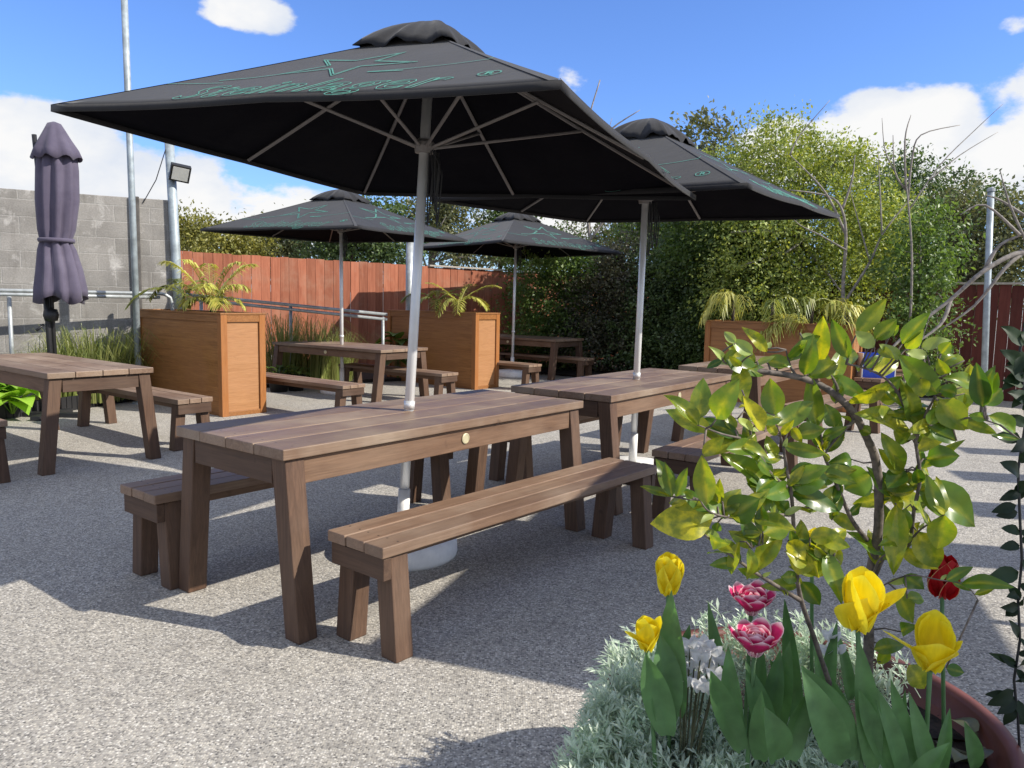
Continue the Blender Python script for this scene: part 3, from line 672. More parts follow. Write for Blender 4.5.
prof = [(159, 53.5, 21.5), (150, 53, 19), (140, 52, 14), (130, 51.5, 9), (124, 51, 6), (122, 51, 1)]
b = MB(); rings = []
for i, (py, px, hw) in enumerate(prof):
    c = cpt(px, py); r = hw/CF*8.05
    for j in range(n):
        a = 2*math.pi*j/n; f = 1+(.10*math.sin(8*a))*(1-i/5); rings.append(Vector((c.x+r*f*math.cos(a), r*f*math.sin(a)*.9, c.z+(.02*math.sin(8*a+1) if i == 0 else 0))))
b.add(rings, [(i*n+j, i*n+(j+1) % n, (i+1)*n+(j+1) % n, (i+1)*n+j) for i in range(len(prof)-1) for j in range(n)])
b.build('top_cap', M_PURPLE, t, smooth=True, solid=.006)
c = cpt(53.5, 240.5); b = MB(); b.lathe([(.165, -.02), (.172, 0), (.165, .02)], 32, c=c); b.build('tie_strap', M_PURPLE, t, smooth=True)
c = cpt(48, 315); b = MB(); b.lathe([(.0, -.07), (.06, -.06), (.075, 0), (.06, .06), (0, .07)], 20, c=c); b.tube([c+Vector((-.05, -.05, -.1)), c+Vector((-.10, -.1, -.16))], .014, 8); b.build('crank_housing', M_BLACKP, t, smooth=True)

# ------------------------------------------------------------------ foliage generators
def leaf_arrays(C, D, Nn, Ln, Wd, fold=.15):
    """kite leaves: C base, D axis, Nn normal, arrays"""
    D = D/np.linalg.norm(D, axis=1, keepdims=True); S_ = np.cross(D, Nn); S_ /= (np.linalg.norm(S_, axis=1, keepdims=True)+1e-9); N3 = np.cross(S_, D)
    Ln = Ln[:, None]; Wd = Wd[:, None]
    a = C; b_ = C+D*Ln*.45+S_*Wd*.5+N3*Wd*fold; c_ = C+D*Ln; d_ = C+D*Ln*.45-S_*Wd*.5+N3*Wd*fold
    v = np.stack([a, b_, c_, d_], 1).reshape(-1, 3); k = len(C); i = np.arange(k)*4
    f = np.stack([i, i+1, i+2, i+3], 1)
    f2 = np.concatenate([np.stack([i, i+1, i+2], 1), np.stack([i, i+2, i+3], 1)])
    return v, f2
def mesh_np(name, v, f, mat, parent=None):
    me = bpy.data.meshes.new(name); me.vertices.add(len(v)); me.vertices.foreach_set('co', v.astype(np.float32).ravel())
    me.loops.add(f.size); me.loops.foreach_set('vertex_index', f.astype(np.int32).ravel()); me.polygons.add(len(f))
    me.polygons.foreach_set('loop_start', np.arange(0, f.size, f.shape[1], dtype=np.int32)); me.polygons.foreach_set('loop_total', np.full(len(f), f.shape[1], dtype=np.int32))
    me.update(calc_edges=True); me.materials.append(mat); o = bpy.data.objects.new(name, me); COL.objects.link(o)
    if parent: o.parent = parent
    return o
def tree(name, label, cat, base, ells, n_clump, per, ls, mat, seed, trunk_r=.08, clump_r=.22, bark=None, group=None, shell=.33, up=.35, limbs=14):
    base = Vector(base); t = thing(name, label, cat, base, 0, group); rg = np.random.default_rng(seed)
    vol = np.array([e[1][0]*e[1][1]*e[1][2] for e in ells])**.67; pr_ = vol/vol.sum()
    ids = rg.choice(len(ells), n_clump, p=pr_)
    dirs = rg.normal(size=(n_clump, 3)); dirs /= np.linalg.norm(dirs, axis=1, keepdims=True)
    rad = rg.random(n_clump)**shell
    # lumpy outline
    lump = 1+.13*np.sin(dirs[:, 0]*5+seed)*np.sin(dirs[:, 2]*6+seed*2)+.10*rg.normal(size=n_clump)
    cen = np.array([np.array(ells[i][0])-np.array(base) for i in ids]); rr = np.array([ells[i][1] for i in ids])
    cc_ = cen+dirs*rr*(rad*lump)[:, None]
    cs = clump_r*rg.uniform(.5, 1.5, n_clump); cnt = rg.integers(int(per*.5), int(per*1.5), n_clump); idx = np.repeat(np.arange(n_clump), cnt); k = len(idx)
    off = rg.normal(size=(k, 3))*cs[idx][:, None]*np.array([.62, .62, .48]); C = cc_[idx]+off
    C[:, 2] = np.maximum(C[:, 2], .03)
    D = rg.normal(size=(k, 3))+dirs[idx]*.9+np.array([0, 0, -.25]); Nn = rg.normal(size=(k, 3))*.8+dirs[idx]*.6+np.array([0, 0, up])
    Ln = ls*rg.uniform(.6, 1.35, k); v, f = leaf_arrays(C, D, Nn, Ln, Ln*rg.uniform(.4, .62, k))
    mesh_np('crown', v, f, mat, t)
    rd = random.Random(seed); b = MB()
    topz = max(e[0][2]+e[1][2]*.3 for e in ells)-base.z
    c0_ = Vector(ells[0][0])-base; tr = [Vector((0, 0, 0)), Vector((rd.uniform(-.1, .1), 0, topz*.3)), Vector((c0_.x*.5, c0_.y*.5, topz*.6)), Vector((c0_.x, c0_.y, topz*.92))]
    b.tube(tr, [trunk_r, trunk_r*.8, trunk_r*.5, trunk_r*.15], 8); sel = rg.choice(n_clump, min(limbs, n_clump), replace=False)
    for i in sel:
        p = Vector(cc_[i]); s0 = rd.uniform(.25, .75); st = tr[1].lerp(tr[3], s0) if s0 > .3 else tr[0].lerp(tr[1], .6+s0)
        m = st.lerp(p, .5)+Vector((rd.uniform(-.1, .1), rd.uniform(-.1, .1), .05)); b.tube([st, m, p], [trunk_r*.4, trunk_r*.25, trunk_r*.08], 6)
    b.build('trunk', bark or M_BARK, t, smooth=True)
    return t
def E(px, py, Y, rx, rz_, ry=None):   # an ellipsoid of foliage centred in direction px,py at distance Y; radii in metres
    p = at(px, py, Y); return (tuple(p), (rx, ry or rx*.8, rz_))
def gb(px, Y): p = at(px, 300, Y); return (p.x, p.y, 0)

# yellow green tree behind the right planter
tree('broadleaf_tree', 'big yellow green leafy tree behind the right timber planter', 'tree', gb(800, 12.6),
     [E(800, 225, 12.6, 1.45, 1.35), E(770, 165, 12.6, .95, .75), E(850, 210, 12.4, .9, 1.0), E(830, 290, 12.3, 1.1, .8), E(745, 215, 12.7, .8, .9), E(765, 285, 12.3, 1.0, .8), E(820, 160, 12.7, .6, .4), E(875, 270, 12.3, .55, .9)],
     900, 60, .060, L_BRIGHT, 11, .10, .22, M_BARE)
tree('broadleaf_tree', 'mid green tree top standing above the second umbrella', 'tree', gb(705, 14.5),
     [E(708, 140, 14.5, .45, .45), E(702, 200, 14.5, .7, .9), E(690, 250, 14.5, .9, .8), E(740, 190, 14.4, .45, .7)], 300, 30, .10, L_GUM, 12, .08, .24)
# dark evergreen hedge plants at the back
hg = 'evergreen shrubs of the back hedge'
for i, (px, Y, rx, rz_, zc_, m_, lab) in enumerate([(560, 15.0, 1.05, 1.35, 1.35, L_HEDGE, 'fresh green clipped shrub at the left end of the hedge, against the terracotta fence'),
                                             (612, 14.6, .95, 1.25, 1.2, L_PURP, 'dark purplish shrub right of the fresh green clipped shrub'),
                                             (664, 14.2, .95, 1.25, 1.2, L_DARK, 'dark green shrub behind the second umbrella pole'),
                                             (716, 13.6, .9, 1.25, 1.2, L_DARK, 'dark green shrub at the left end of the right timber planter')]):
    p = at(px, 300, Y); el = [((p.x, p.y, zc_), (rx, rx*.8, rz_)), ((p.x-.3, p.y-.2, .6), (rx*.8, rx*.7, .6)), ((p.x+.35, p.y-.25, .7), (rx*.75, rx*.6, .65)), ((p.x+.2, p.y, zc_+.6), (rx*.6, rx*.6, .7))]
    tree('hedge_shrub', lab, 'shrub', (p.x, p.y, 0), el, 700, 46, .064, m_, 20+i, .05, .17, group=hg)
p = at(735, 300, 13.2)
tree('broadleaf_shrub', 'shaded mid green shrub between the hedge and the yellow green tree', 'shrub', (p.x, p.y, 0), [((p.x, p.y, 1.4), (.8, .7, 1.5)), ((p.x+.5, p.y-.1, 2.1), (.8, .7, .8)), ((p.x-.5, p.y, 2.3), (.8, .7, .6))], 620, 50, .07, L_MID, 31, .06, .2)
# tall shrub in front of the maroon fence
p = at(925, 300, 10.6)
tree('broadleaf_shrub', 'loose light green shrub in front of the maroon fence, left of the pale post', 'shrub', (p.x, p.y, 0),
     [E(918, 262, 10.6, .45, .5), E(930, 330, 10.5, .42, .5), E(905, 300, 10.6, .4, .6), E(945, 240, 10.7, .38, .55), E(925, 225, 10.8, .35, .35), E(945, 375, 10.4, .3, .25)], 240, 34, .065, L_HEDGE, 32, .035, .16, M_BARE)
# trees beyond the right fence
tree('evergreen_tree', 'dark round evergreen beyond the maroon fence, under the big cloud', 'tree', gb(915, 19),
     [E(915, 215, 19, 1.9, 1.3), E(870, 240, 19, 1.0, .9), E(965, 235, 18.7, 1.2, 1.3), E(920, 290, 18.7, 2.2, 1.1), E(735+170, 180, 19, .9, .5)], 620, 60, .10, L_DARK, 33, .16, .34, group='trees beyond the fences')
tree('evergreen_tree', 'sparse olive tree beyond the maroon fence near the pale post', 'tree', gb(975, 17),
     [E(955, 215, 17.5, .8, .7), E(1000, 270, 17, 1.0, .9), E(1035, 240, 17, .9, .9), E(1005, 205, 17, .4, .35)], 260, 44, .09, L_GUM, 34, .09, .3, group='trees beyond the fences')
tree('evergreen_tree', 'pale olive crown just right of the yellow green tree', 'tree', gb(882, 15.5), [E(885, 235, 15.5, .6, .9), E(880, 300, 15.5, .7, .7)], 190, 28, .12, L_MID, 35, .07, .25, group='trees beyond the fences')
# trees beyond the left fence
tg = 'trees beyond the fences'
for i, (pxs, Y, m_, nc, lab, seed) in enumerate([
    ([(205, 243, 1.3, .55), (185, 232, .7, .45), (240, 250, .8, .5)], 19, L_YEL, 240, 'low yellow olive tree over the fence beside the block wall', 41),
    ([(262, 245, .8, .5), (290, 252, .9, .5), (300, 235, .7, .45)], 20, L_GUM, 150, 'sparse grey green gum over the fence left of the third umbrella', 42),
    ([(350, 240, 1.0, .65), (385, 250, 1.1, .55), (370, 215, .9, .5), (330, 252, .6, .4)], 19, L_DARK, 330, 'dense dark tree over the fence under the third umbrella', 43),
    ([(430, 225, 1.0, .8), (470, 245, 1.1, .55), (452, 205, .7, .5)], 20, L_GUM, 240, 'olive tree over the fence right of the nearest umbrella pole', 44),
    ([(500, 225, .8, .7), (530, 250, 1.2, .5), (515, 200, .6, .4)], 21, L_MID, 260, 'mid green tree over the fence behind the farthest umbrella', 45),
    ([(590, 205, .9, .5), (625, 222, .8, .45), (600, 245, 1.5, .45)], 21, L_GUM, 130, 'thin crowned tree with sky showing through, above the hedge', 46),
    ([(665, 225, 1.2, .9), (690, 200, .8, .7)], 19, L_MID, 280, 'green tree behind the second umbrella pole', 47)]):
    ells = [E(a, b_, Y, rx, rz_) for a, b_, rx, rz_ in pxs]
    tree('background_tree', lab, 'tree', gb(pxs[0][0], Y), ells, nc, 46, .095, m_, seed, .09, .30, M_BARE if m_ is L_GUM else M_BARK, tg, shell=.5)

# bare stems
def bare(name, label, cat, Y, lines, r0, mat=None):
    b0 = lines[0][0]; base = at(b0[0], b0[1], Y); t = thing(name, label, cat, (base.x, base.y, 0)); b = MB(); o = Vector((base.x, base.y, 0))
    rd = random.Random(len(lines))
    for i, ln in enumerate(lines):
        pts = []
        for j, q in enumerate(ln):
            yy = Y+(q[2] if len(q) > 2 else 0)+.05*math.sin(j*1.7+i); pts.append(at(q[0], q[1], yy)-o)
        if i == 0: pts = [Vector((0, 0, 0))]+pts
        k = len(pts); s0 = r0 if i == 0 else r0*(.62 if i < 4 else .4)
        # smooth by subdividing
        fine = []
        for j in range(k-1):
            p0 = pts[max(j-1, 0)]; p1 = pts[j]; p2 = pts[j+1]; p3 = pts[min(j+2, k-1)]
            for q in range(4):
                s_ = q/4; fine.append(.5*((2*p1)+(-p0+p2)*s_+(2*p0-5*p1+4*p2-p3)*s_*s_+(-p0+3*p1-3*p2+p3)*s_**3))
        fine.append(pts[-1]); kk = len(fine)
        b.tube(fine, [s0*(1-.75*j/(kk-1)) for j in range(kk)], 7)
    b.build('trunk', mat or M_BARE, t, smooth=True); return t
bare('bare_tree', 'leafless pale stemmed tree rising in front of the yellow green tree', 'tree', 11.0,
     [[(846, 370), (843, 290), (846, 240), (842, 210), (828, 196), (790, 190)], [(846, 300), (870, 262), (882, 235), (905, 205), (912, 200)], [(846, 235), (830, 200), (815, 180), (790, 155)],
      [(842, 210), (852, 180), (855, 155)], [(882, 235), (880, 190), (878, 150)], [(846, 250), (820, 235), (800, 225), (788, 213)], [(870, 262), (858, 220), (850, 190)], [(790, 155), (800, 135), (830, 100)]], .034)
bare('bare_tree', 'leafless stem with long thin shoots reaching up over the maroon fence', 'tree', 10.2,
     [[(902, 400), (909, 340), (912, 260), (908, 200), (906, 185)], [(908, 200), (912, 160), (921, 135), (960, 125)], [(906, 190), (895, 172), (893, 135)], [(906, 190), (905, 140), (911, 115)], [(909, 210), (940, 165), (975, 130), (1003, 104)], [(930, 180), (960, 155), (998, 132)], [(895, 172), (885, 150), (882, 118)], [(902, 390), (920, 345), (935, 300)]], .026)
bare('bare_tree', 'thick pale leafless branches leaning in from the right edge', 'tree', 8.6,
     [[(1100, 330), (1060, 262), (1024, 252), (985, 270), (950, 300), (905, 335), (870, 372)], [(985, 270), (1000, 245), (1030, 232)], [(950, 300), (940, 325), (905, 350)], [(1024, 252), (1005, 268), (975, 305), (940, 330)], [(1030, 250), (1010, 205), (1000, 170)], [(1020, 235), (985, 205), (960, 215)], [(1024, 215), (1000, 200), (985, 195)]], .045)
bare('bare_tree', 'thin leafless tree seen against the sky between the two big umbrellas', 'tree', 17,
     [[(592, 300), (590, 240), (583, 180), (586, 130), (600, 80)], [(585, 160), (610, 130), (640, 110)], [(586, 130), (578, 100), (560, 78)], [(590, 240), (620, 200), (634, 190)], [(598, 200), (604, 150), (612, 118)], [(592, 250), (560, 215), (548, 190)]], .05)
bare('bare_tree', 'thin bare stems crossing in front of the tree top beyond the second umbrella', 'tree', 12.9,
     [[(735, 330), (734, 250), (740, 170), (752, 110)], [(738, 200), (728, 160), (735, 120)], [(740, 170), (770, 140), (800, 112)]], .018)

# grass tussocks, pots and broad-leaved plants along the bed
def tussock(name, label, x, y, n, h, spread, mat, seed, group=None, parent_pot=False, z0=.05):
    t = thing(name, label, 'grass clump', (x, y, z0), 0, group); rg = random.Random(seed); b = MB()
    for i in range(n):
        a = rg.uniform(0, 6.283); r = spread*rg.random()**.5*.45; lean = rg.uniform(.15, .95); hh = h*rg.uniform(.55, 1.1); d = Vector((math.cos(a), math.sin(a), 0)); s_ = Vector((-d.y, d.x, 0))
        p0 = d*r; w = rg.uniform(.004, .009)
        pts = [p0, p0+d*hh*.16*lean+Vector((0, 0, hh*.5)), p0+d*hh*.45*lean+Vector((0, 0, hh*.86)), p0+d*hh*.85*lean+Vector((0, 0, hh*(1.0-.45*lean)))]
        vs = []
        for j, p in enumerate(pts): ww = w*(1-j/3.2); vs += [p-s_*ww, p+s_*ww]
        b.add(vs, [(0, 1, 3, 2), (2, 3, 5, 4), (4, 5, 7, 6)])
    b.build('blades', mat, t); return t
gg = 'tussock grasses in the bed'
for i, (px, Y, h, lab) in enumerate([(72, 9.1, .85, 'leftmost tussock grass, beside the furled umbrella'), (95, 9.0, .95, 'tussock grass against the block wall, second from the furled umbrella'), (118, 9.3, .9, 'tussock grass by the foot of the tall thin pole'), (60, 8.75, .7, 'short tussock grass just behind the foot of the furled umbrella')]):
    p = at(px, 350, Y); tussock('tussock_grass', lab, p.x, p.y, 320, h, .65, L_GRASS, 50+i, gg)
for i, (px, Y, h, lab) in enumerate([(285, 11.4, 1.1, 'tall green tussock just right of the left planter'), (312, 11.5, 1.0, 'green tussock under the sloping handrail'), (335, 11.7, .8, 'low green tussock behind the third umbrella table')]):
    p = at(px, 380, Y); tussock('tussock_grass', lab, p.x, p.y, 340, h, .6, L_GRASS, 60+i, gg)
def broad_plant(name, label, x, y, z0, n, size, mat, seed, stem=.25):
    t = thing(name, label, 'plant', (x, y, z0)); rg = random.Random(seed); b = MB(); bs = MB()
    for i in range(n):
        a = rg.uniform(0, 6.283); el = rg.uniform(.25, 1.1); L_ = size*rg.uniform(.7, 1.2); d = Vector((math.cos(a), math.sin(a), 0)); s_ = Vector((-d.y, d.x, 0)); hh = stem*rg.uniform(.5, 1.3)
        p0 = d*rg.uniform(.02, .12)+Vector((0, 0, hh)); bs.tube([d*.01, p0], .005, 5)
        def P(i_, j_): 
            w = L_*.36*math.sin(math.pi*min(1, (j_*.93+.07))**.8)*(i_*2-1); z = L_*(j_*math.sin(el)-j_*j_*.65)
            return p0+d*(L_*j_*math.cos(el*.6))+s_*w+Vector((0, 0, z+abs(w)*.25))
        b.grid(P, 4, 7)
    b.build('leaves', mat, t, smooth=True); bs.build('stems', mat, t); return t
for i, (px, py, Y, lab) in enumerate([(12, 400, 7.9, 'lime green broad leaved plant in the bed behind the left table'), (-30, 405, 7.6, 'broad leaved plant at the left edge of the bed'), (68, 385, 8.9, 'small broad leaved plant behind the bench legs')]):
    p = at(px, py, Y); broad_plant('broad_leaved_plant', lab, p.x, p.y, .05, 22 if i < 2 else 12, .32 if i < 2 else .2, L_HOSTA if i != 2 else L_MID, 70+i)
p = at(398, 330, 12.3); broad_plant('broad_leaved_plant', 'spiky dark plant by the end of the sloping handrail', p.x, p.y, .05, 16, .42, L_MID, 77, .5)
def pot(px, Y, r, h, lab, leafm, seed):
    p = at(px, 390, Y); t = thing('black_pot', lab, 'plant pot', (p.x, p.y, 0), 0, 'black plastic pots under the benches')
    b = MB(); b.lathe([(r*.75, 0), (r, h-.03), (r*1.06, h-.03), (r*1.06, h), (r*.95, h), (r*.9, h-.04), (0, h-.04)], 24); b.build('pot_body', M_BLACKP, t, smooth=True)
    pl = broad_plant('potted_plant', 'small green plant in the '+lab.split(' behind')[0], p.x, p.y, h-.04, 12, .15, leafm, seed, .1); return t
pot(279, 10.6, .15, .24, 'black pot nearest the left planter behind a bench', L_MID, 80)
pot(296, 10.75, .13, .22, 'smaller black pot right of the other behind a bench', L_MID, 81)
# black low edging of the bed
edg = [(-5.9, 7.0), (-5.72, 6.95), (-4.95, 8.38), (-4.6, 9.5), (-4.4, 10.1)]
t = thing('bed_edging', 'low black ribbed edging along the planted bed behind the left table', 'garden edging', (0, 0, 0)); b = MB()
for (xa, ya), (xb, yb) in zip(edg[:-1], edg[1:]):
    A = Vector((xa, ya, 0)); B = Vector((xb, yb, 0)); d = (B-A).normalized(); s_ = Vector((-d.y, d.x, 0)); k = int((B-A).length/.07)
    for i in range(k):
        p = A+d*(i*.07); vs = [p-s_*.012, p+d*.062-s_*.012, p+d*.062+s_*.012, p+s_*.012]; z = .16
        b.add(vs+[v+Vector((0, 0, z)) for v in vs], [(0, 3, 2, 1), (4, 5, 6, 7), (0, 1, 5, 4), (1, 2, 6, 5), (2, 3, 7, 6), (3, 0, 4, 7)])
b.build('edging_strip', M_BLACKP, t)

# ------------------------------------------------------------------ palms in the timber planters
def palm(name, label, base, fronds, mat, seed, lean=(0, 0), stem=.25, ll=.16, sp=.016, droop=.5, lw=.009, group='small palms growing in the timber planters', sr=.02):
    """fronds: (azimuth deg, length, rise, fall)"""
    t = thing(name, label, 'palm', base, 0, group); rg = random.Random(seed); b = MB(); bs = MB()
    top_ = Vector((lean[0], lean[1], stem)); st = MB(); st.tube([(0, 0, -.05), top_*.6, top_], [sr*1.3, sr, sr*.7], 8); st.build('trunk', M_BARK, t, smooth=True)
    for az, L_, rise, fall in fronds:
        d = Vector((math.sin(R(az)), math.cos(R(az)), 0)); s_ = Vector((d.y, -d.x, 0)); pts = []
        n = max(8, int(L_/sp))
        for i in range(n+1):
            q = i/n; pts.append(top_+d*(L_*(q-.18*q*q))+Vector((0, 0, L_*(rise*q-fall*q*q))))
        bs.tube(pts[::max(1, n//8)]+[pts[-1]], .004, 5)
        for i in range(2, n+1):
            q = i/n; tg_ = (pts[i]-pts[i-1]).normalized()
            for sd_ in (-1, 1):
                l_ = ll*math.sin(math.pi*(.12+.80*q))**.6*rg.uniform(.8, 1.15)
                dr = (s_*sd_*rg.uniform(.65, 1)+tg_*rg.uniform(.5, 1.0)+Vector((0, 0, rg.uniform(-.1, .25)))).normalized()
                p0 = pts[i]; p1 = p0+dr*l_*.5+Vector((0, 0, -droop*l_*.12)); p2 = p0+dr*l_*.9+Vector((0, 0, -droop*l_*.55)); w = dr.cross(Vector((0, 0, 1))).normalized()*lw
                b.add([p0-w*.5, p0+w*.5, p1+w, p1-w, p2], [(0, 1, 2, 3), (3, 2, 4)])
    b.build('fronds', mat, t); bs.build('midribs', mat, t); return t
u3 = Vector((math.sin(R(39.4)), math.cos(R(39.4)), 0)); v3 = Vector((u3.y, -u3.x, 0))
def inpl(Pc_, a, bb, z): return (Pc_[0]+u3.x*bb+v3.x*a, Pc_[1]+u3.y*bb+v3.y*a, z)
palm('planter_palm', 'bushy yellow palm arching from the left planter, nearest its end panel', inpl(P1c, .30, .0, 1.06), [(az, .42+.10*((i*7) % 3), .95+.38*(i % 3), .9) for i, az in enumerate(range(0, 360, 24))], L_PALM, 90, stem=.12, ll=.20, droop=.9)
palm('planter_palm', 'thin green palm with a long frond hanging over the left end of the left planter', inpl(P1c, -.35, .02, 1.06), [(250, .75, .55, .75), (285, .6, .8, .9), (70, .5, .9, .9), (160, .55, .6, .9), (20, .5, 1.0, .7), (320, .5, 1.1, .8), (110, .7, .75, .75)], L_PALMG, 91, stem=.25, ll=.15)
palm('planter_palm', 'feathery yellow palm at the middle of the middle planter', inpl(P2c, .38, .0, 1.06), [(80, .75, .95, .6), (300, .75, .8, .7), (260, .6, 1.0, .5), (120, .6, .7, .8), (20, .6, 1.1, .6), (180, .5, .6, .9), (220, .55, .7, 1.0), (50, .5, .9, .9)], L_PALM, 92, stem=.2, ll=.17)
palm('planter_palm', 'darker green palm left of the feathery one in the middle planter', inpl(P2c, -.10, .0, 1.06), [(290, .75, .7, .7), (60, .6, .9, .6), (120, .6, .6, .9), (230, .5, .7, .9), (350, .6, .9, .7), (180, .45, .5, .8), (95, .5, .9, .8)], L_PALMG, 93, stem=.22, ll=.15)
for i, (px, Y, stem, lab, mm, fr) in enumerate([(733, 10.75, .36, 'drooping pale palm at the left end of the right planter', L_PALM, 6), (788, 10.3, .06, 'low round tuft of yellow green fronds at the middle of the right planter', L_PALM, 14),
                                            (772, 10.5, .34, 'withered arching palm behind the low tuft in the right planter', L_PALMG, 3), (812, 10.1, .34, 'half withered palm right of the low tuft in the right planter', L_PALMG, 4), (848, 9.85, .26, 'drooping yellow palm at the right end of the right planter', L_PALM, 6)]):
    p = at(px, 315, Y); rd = random.Random(i+5)
    palm('planter_palm', lab, (p.x, p.y, 1.02), [(rd.uniform(0, 360) if fr < 9 else q*360/fr, rd.uniform(.34, .55), rd.uniform(.7, 1.25), rd.uniform(1.0, 1.4)) for q in range(fr)], mm, 95+i, stem=stem, ll=.24, droop=1.7, sp=.034, lw=.012)

# ------------------------------------------------------------------ foreground tub with citrus, tulips and silver foliage
TC = Vector((.675, 1.69)); TR = .435; TZ = .40
t = thing('planter_tub', 'large round brown tub at the bottom right corner holding the citrus and tulips', 'planter', (TC.x, TC.y, 0))
b = MB(); b.lathe([(TR*.72, 0), (TR*.92, TZ-.06), (TR*.99, TZ-.055), (TR+.012, TZ-.01), (TR+.006, TZ), (TR-.016, TZ), (TR-.022, TZ-.012), (TR-.03, TZ-.12)], 96); b.build('tub_wall', M_POT, t, smooth=True)
b = MB(); rgs = random.Random(1)
b.grid(lambda i, j: Vector(((TR-.025)*j*math.cos(i*6.28319), (TR-.025)*j*math.sin(i*6.28319), TZ-.075+.012*math.sin(i*40+j*9)*j*(1-j)*4)), 60, 12)
for q in range(900):
    a = rgs.uniform(0, 6.283); r = (TR-.04)*rgs.random()**.5; s = rgs.uniform(.003, .009); z = TZ-.07; c = Vector((r*math.cos(a), r*math.sin(a), z)); 
    vs = [c+Vector((rgs.uniform(-s, s), rgs.uniform(-s, s), rgs.uniform(-s, s)*.8)) for _ in range(4)]; b.add(vs, [(0, 1, 2), (0, 2, 3), (0, 3, 1), (1, 3, 2)])
b.build('soil', M_SOIL, t)

# --- citrus tree
SKEL = [  # px, py, depth polylines with radius
    ([(856, 830, 1.53), (862, 735, 1.50), (866, 690, 1.49), (869, 640, 1.48), (868, 590, 1.46), (877, 540, 1.45), (879, 500, 1.44), (876, 462, 1.43), (868, 440, 1.42), (855, 415, 1.41), (839, 398, 1.40), (820, 385, 1.40), (797, 377, 1.39), (765, 372, 1.38), (738, 371, 1.37)], .0115),
    ([(856, 830, 1.50), (850, 735, 1.44), (832, 690, 1.42), (815, 640, 1.40), (800, 595, 1.38), (795, 550, 1.36), (792, 500, 1.34), (787, 470, 1.33), (783, 445, 1.33)], .0060),
    ([(867, 540, 1.45), (852, 520, 1.42), (838, 488, 1.40), (824, 455, 1.39), (822, 440, 1.39)], .0048),
    ([(867, 600, 1.46), (885, 555, 1.44), (908, 545, 1.42), (914, 510, 1.40), (920, 478, 1.39), (916, 445, 1.38), (914, 424, 1.38), (905, 408, 1.37), (896, 390, 1.37), (882, 376, 1.36), (864, 368, 1.36), (846, 364, 1.36)], .0042),
    ([(800, 600, 1.38), (775, 585, 1.33), (740, 562, 1.29), (705, 535, 1.25)], .0045),
    ([(792, 515, 1.34), (765, 515, 1.31), (735, 518, 1.28), (710, 512, 1.25), (700, 500, 1.24)], .0032),
    ([(787, 487, 1.33), (772, 475, 1.32), (762, 458, 1.31), (752, 440, 1.30), (748, 410, 1.30), (742, 390, 1.30)], .0034),
    ([(824, 470, 1.39), (812, 478, 1.37), (790, 487, 1.34)], .0030), ([(855, 420, 1.41), (838, 436, 1.40), (824, 455, 1.39)], .0038),
    ([(916, 440, 1.38), (925, 415, 1.37), (935, 395, 1.36), (930, 380, 1.36)], .0030), ([(914, 424, 1.38), (950, 420, 1.34), (975, 418, 1.30), (1000, 425, 1.26)], .0028),
    ([(785, 525, 1.34), (770, 540, 1.30), (752, 548, 1.28)], .0026), ([(740, 438, 1.27), (722, 434, 1.25), (698, 425, 1.23)], .0024), ([(762, 458, 1.31), (750, 448, 1.29), (738, 440, 1.27)], .0024),
    ([(797, 377, 1.39), (790, 365, 1.39), (786, 350, 1.39)], .0030), ([(839, 398, 1.40), (834, 380, 1.41), (815, 360, 1.42), (806, 345, 1.42), (800, 333, 1.42)], .0032),
    ([(745, 372, 1.37), (735, 365, 1.36), (724, 362, 1.35), (722, 352, 1.35)], .0028), ([(880, 500, 1.44), (895, 495, 1.43), (908, 482, 1.42)], .0026),
    ([(908, 545, 1.42), (920, 530, 1.38), (945, 514, 1.34)], .0026), ([(868, 590, 1.46), (878, 562, 1.43), (890, 552, 1.42)], .0032),
    ([(816, 575, 1.36), (803, 560, 1.36), (806, 545, 1.35), (830, 555, 1.33), (840, 563, 1.32)], .0024), ([(835, 506, 1.40), (815, 508, 1.37), (795, 507, 1.34)], .0026),
    ([(868, 594, 1.46), (905, 576, 1.36), (940, 580, 1.32), (965, 585, 1.30), (978, 600, 1.29)], .0016)]
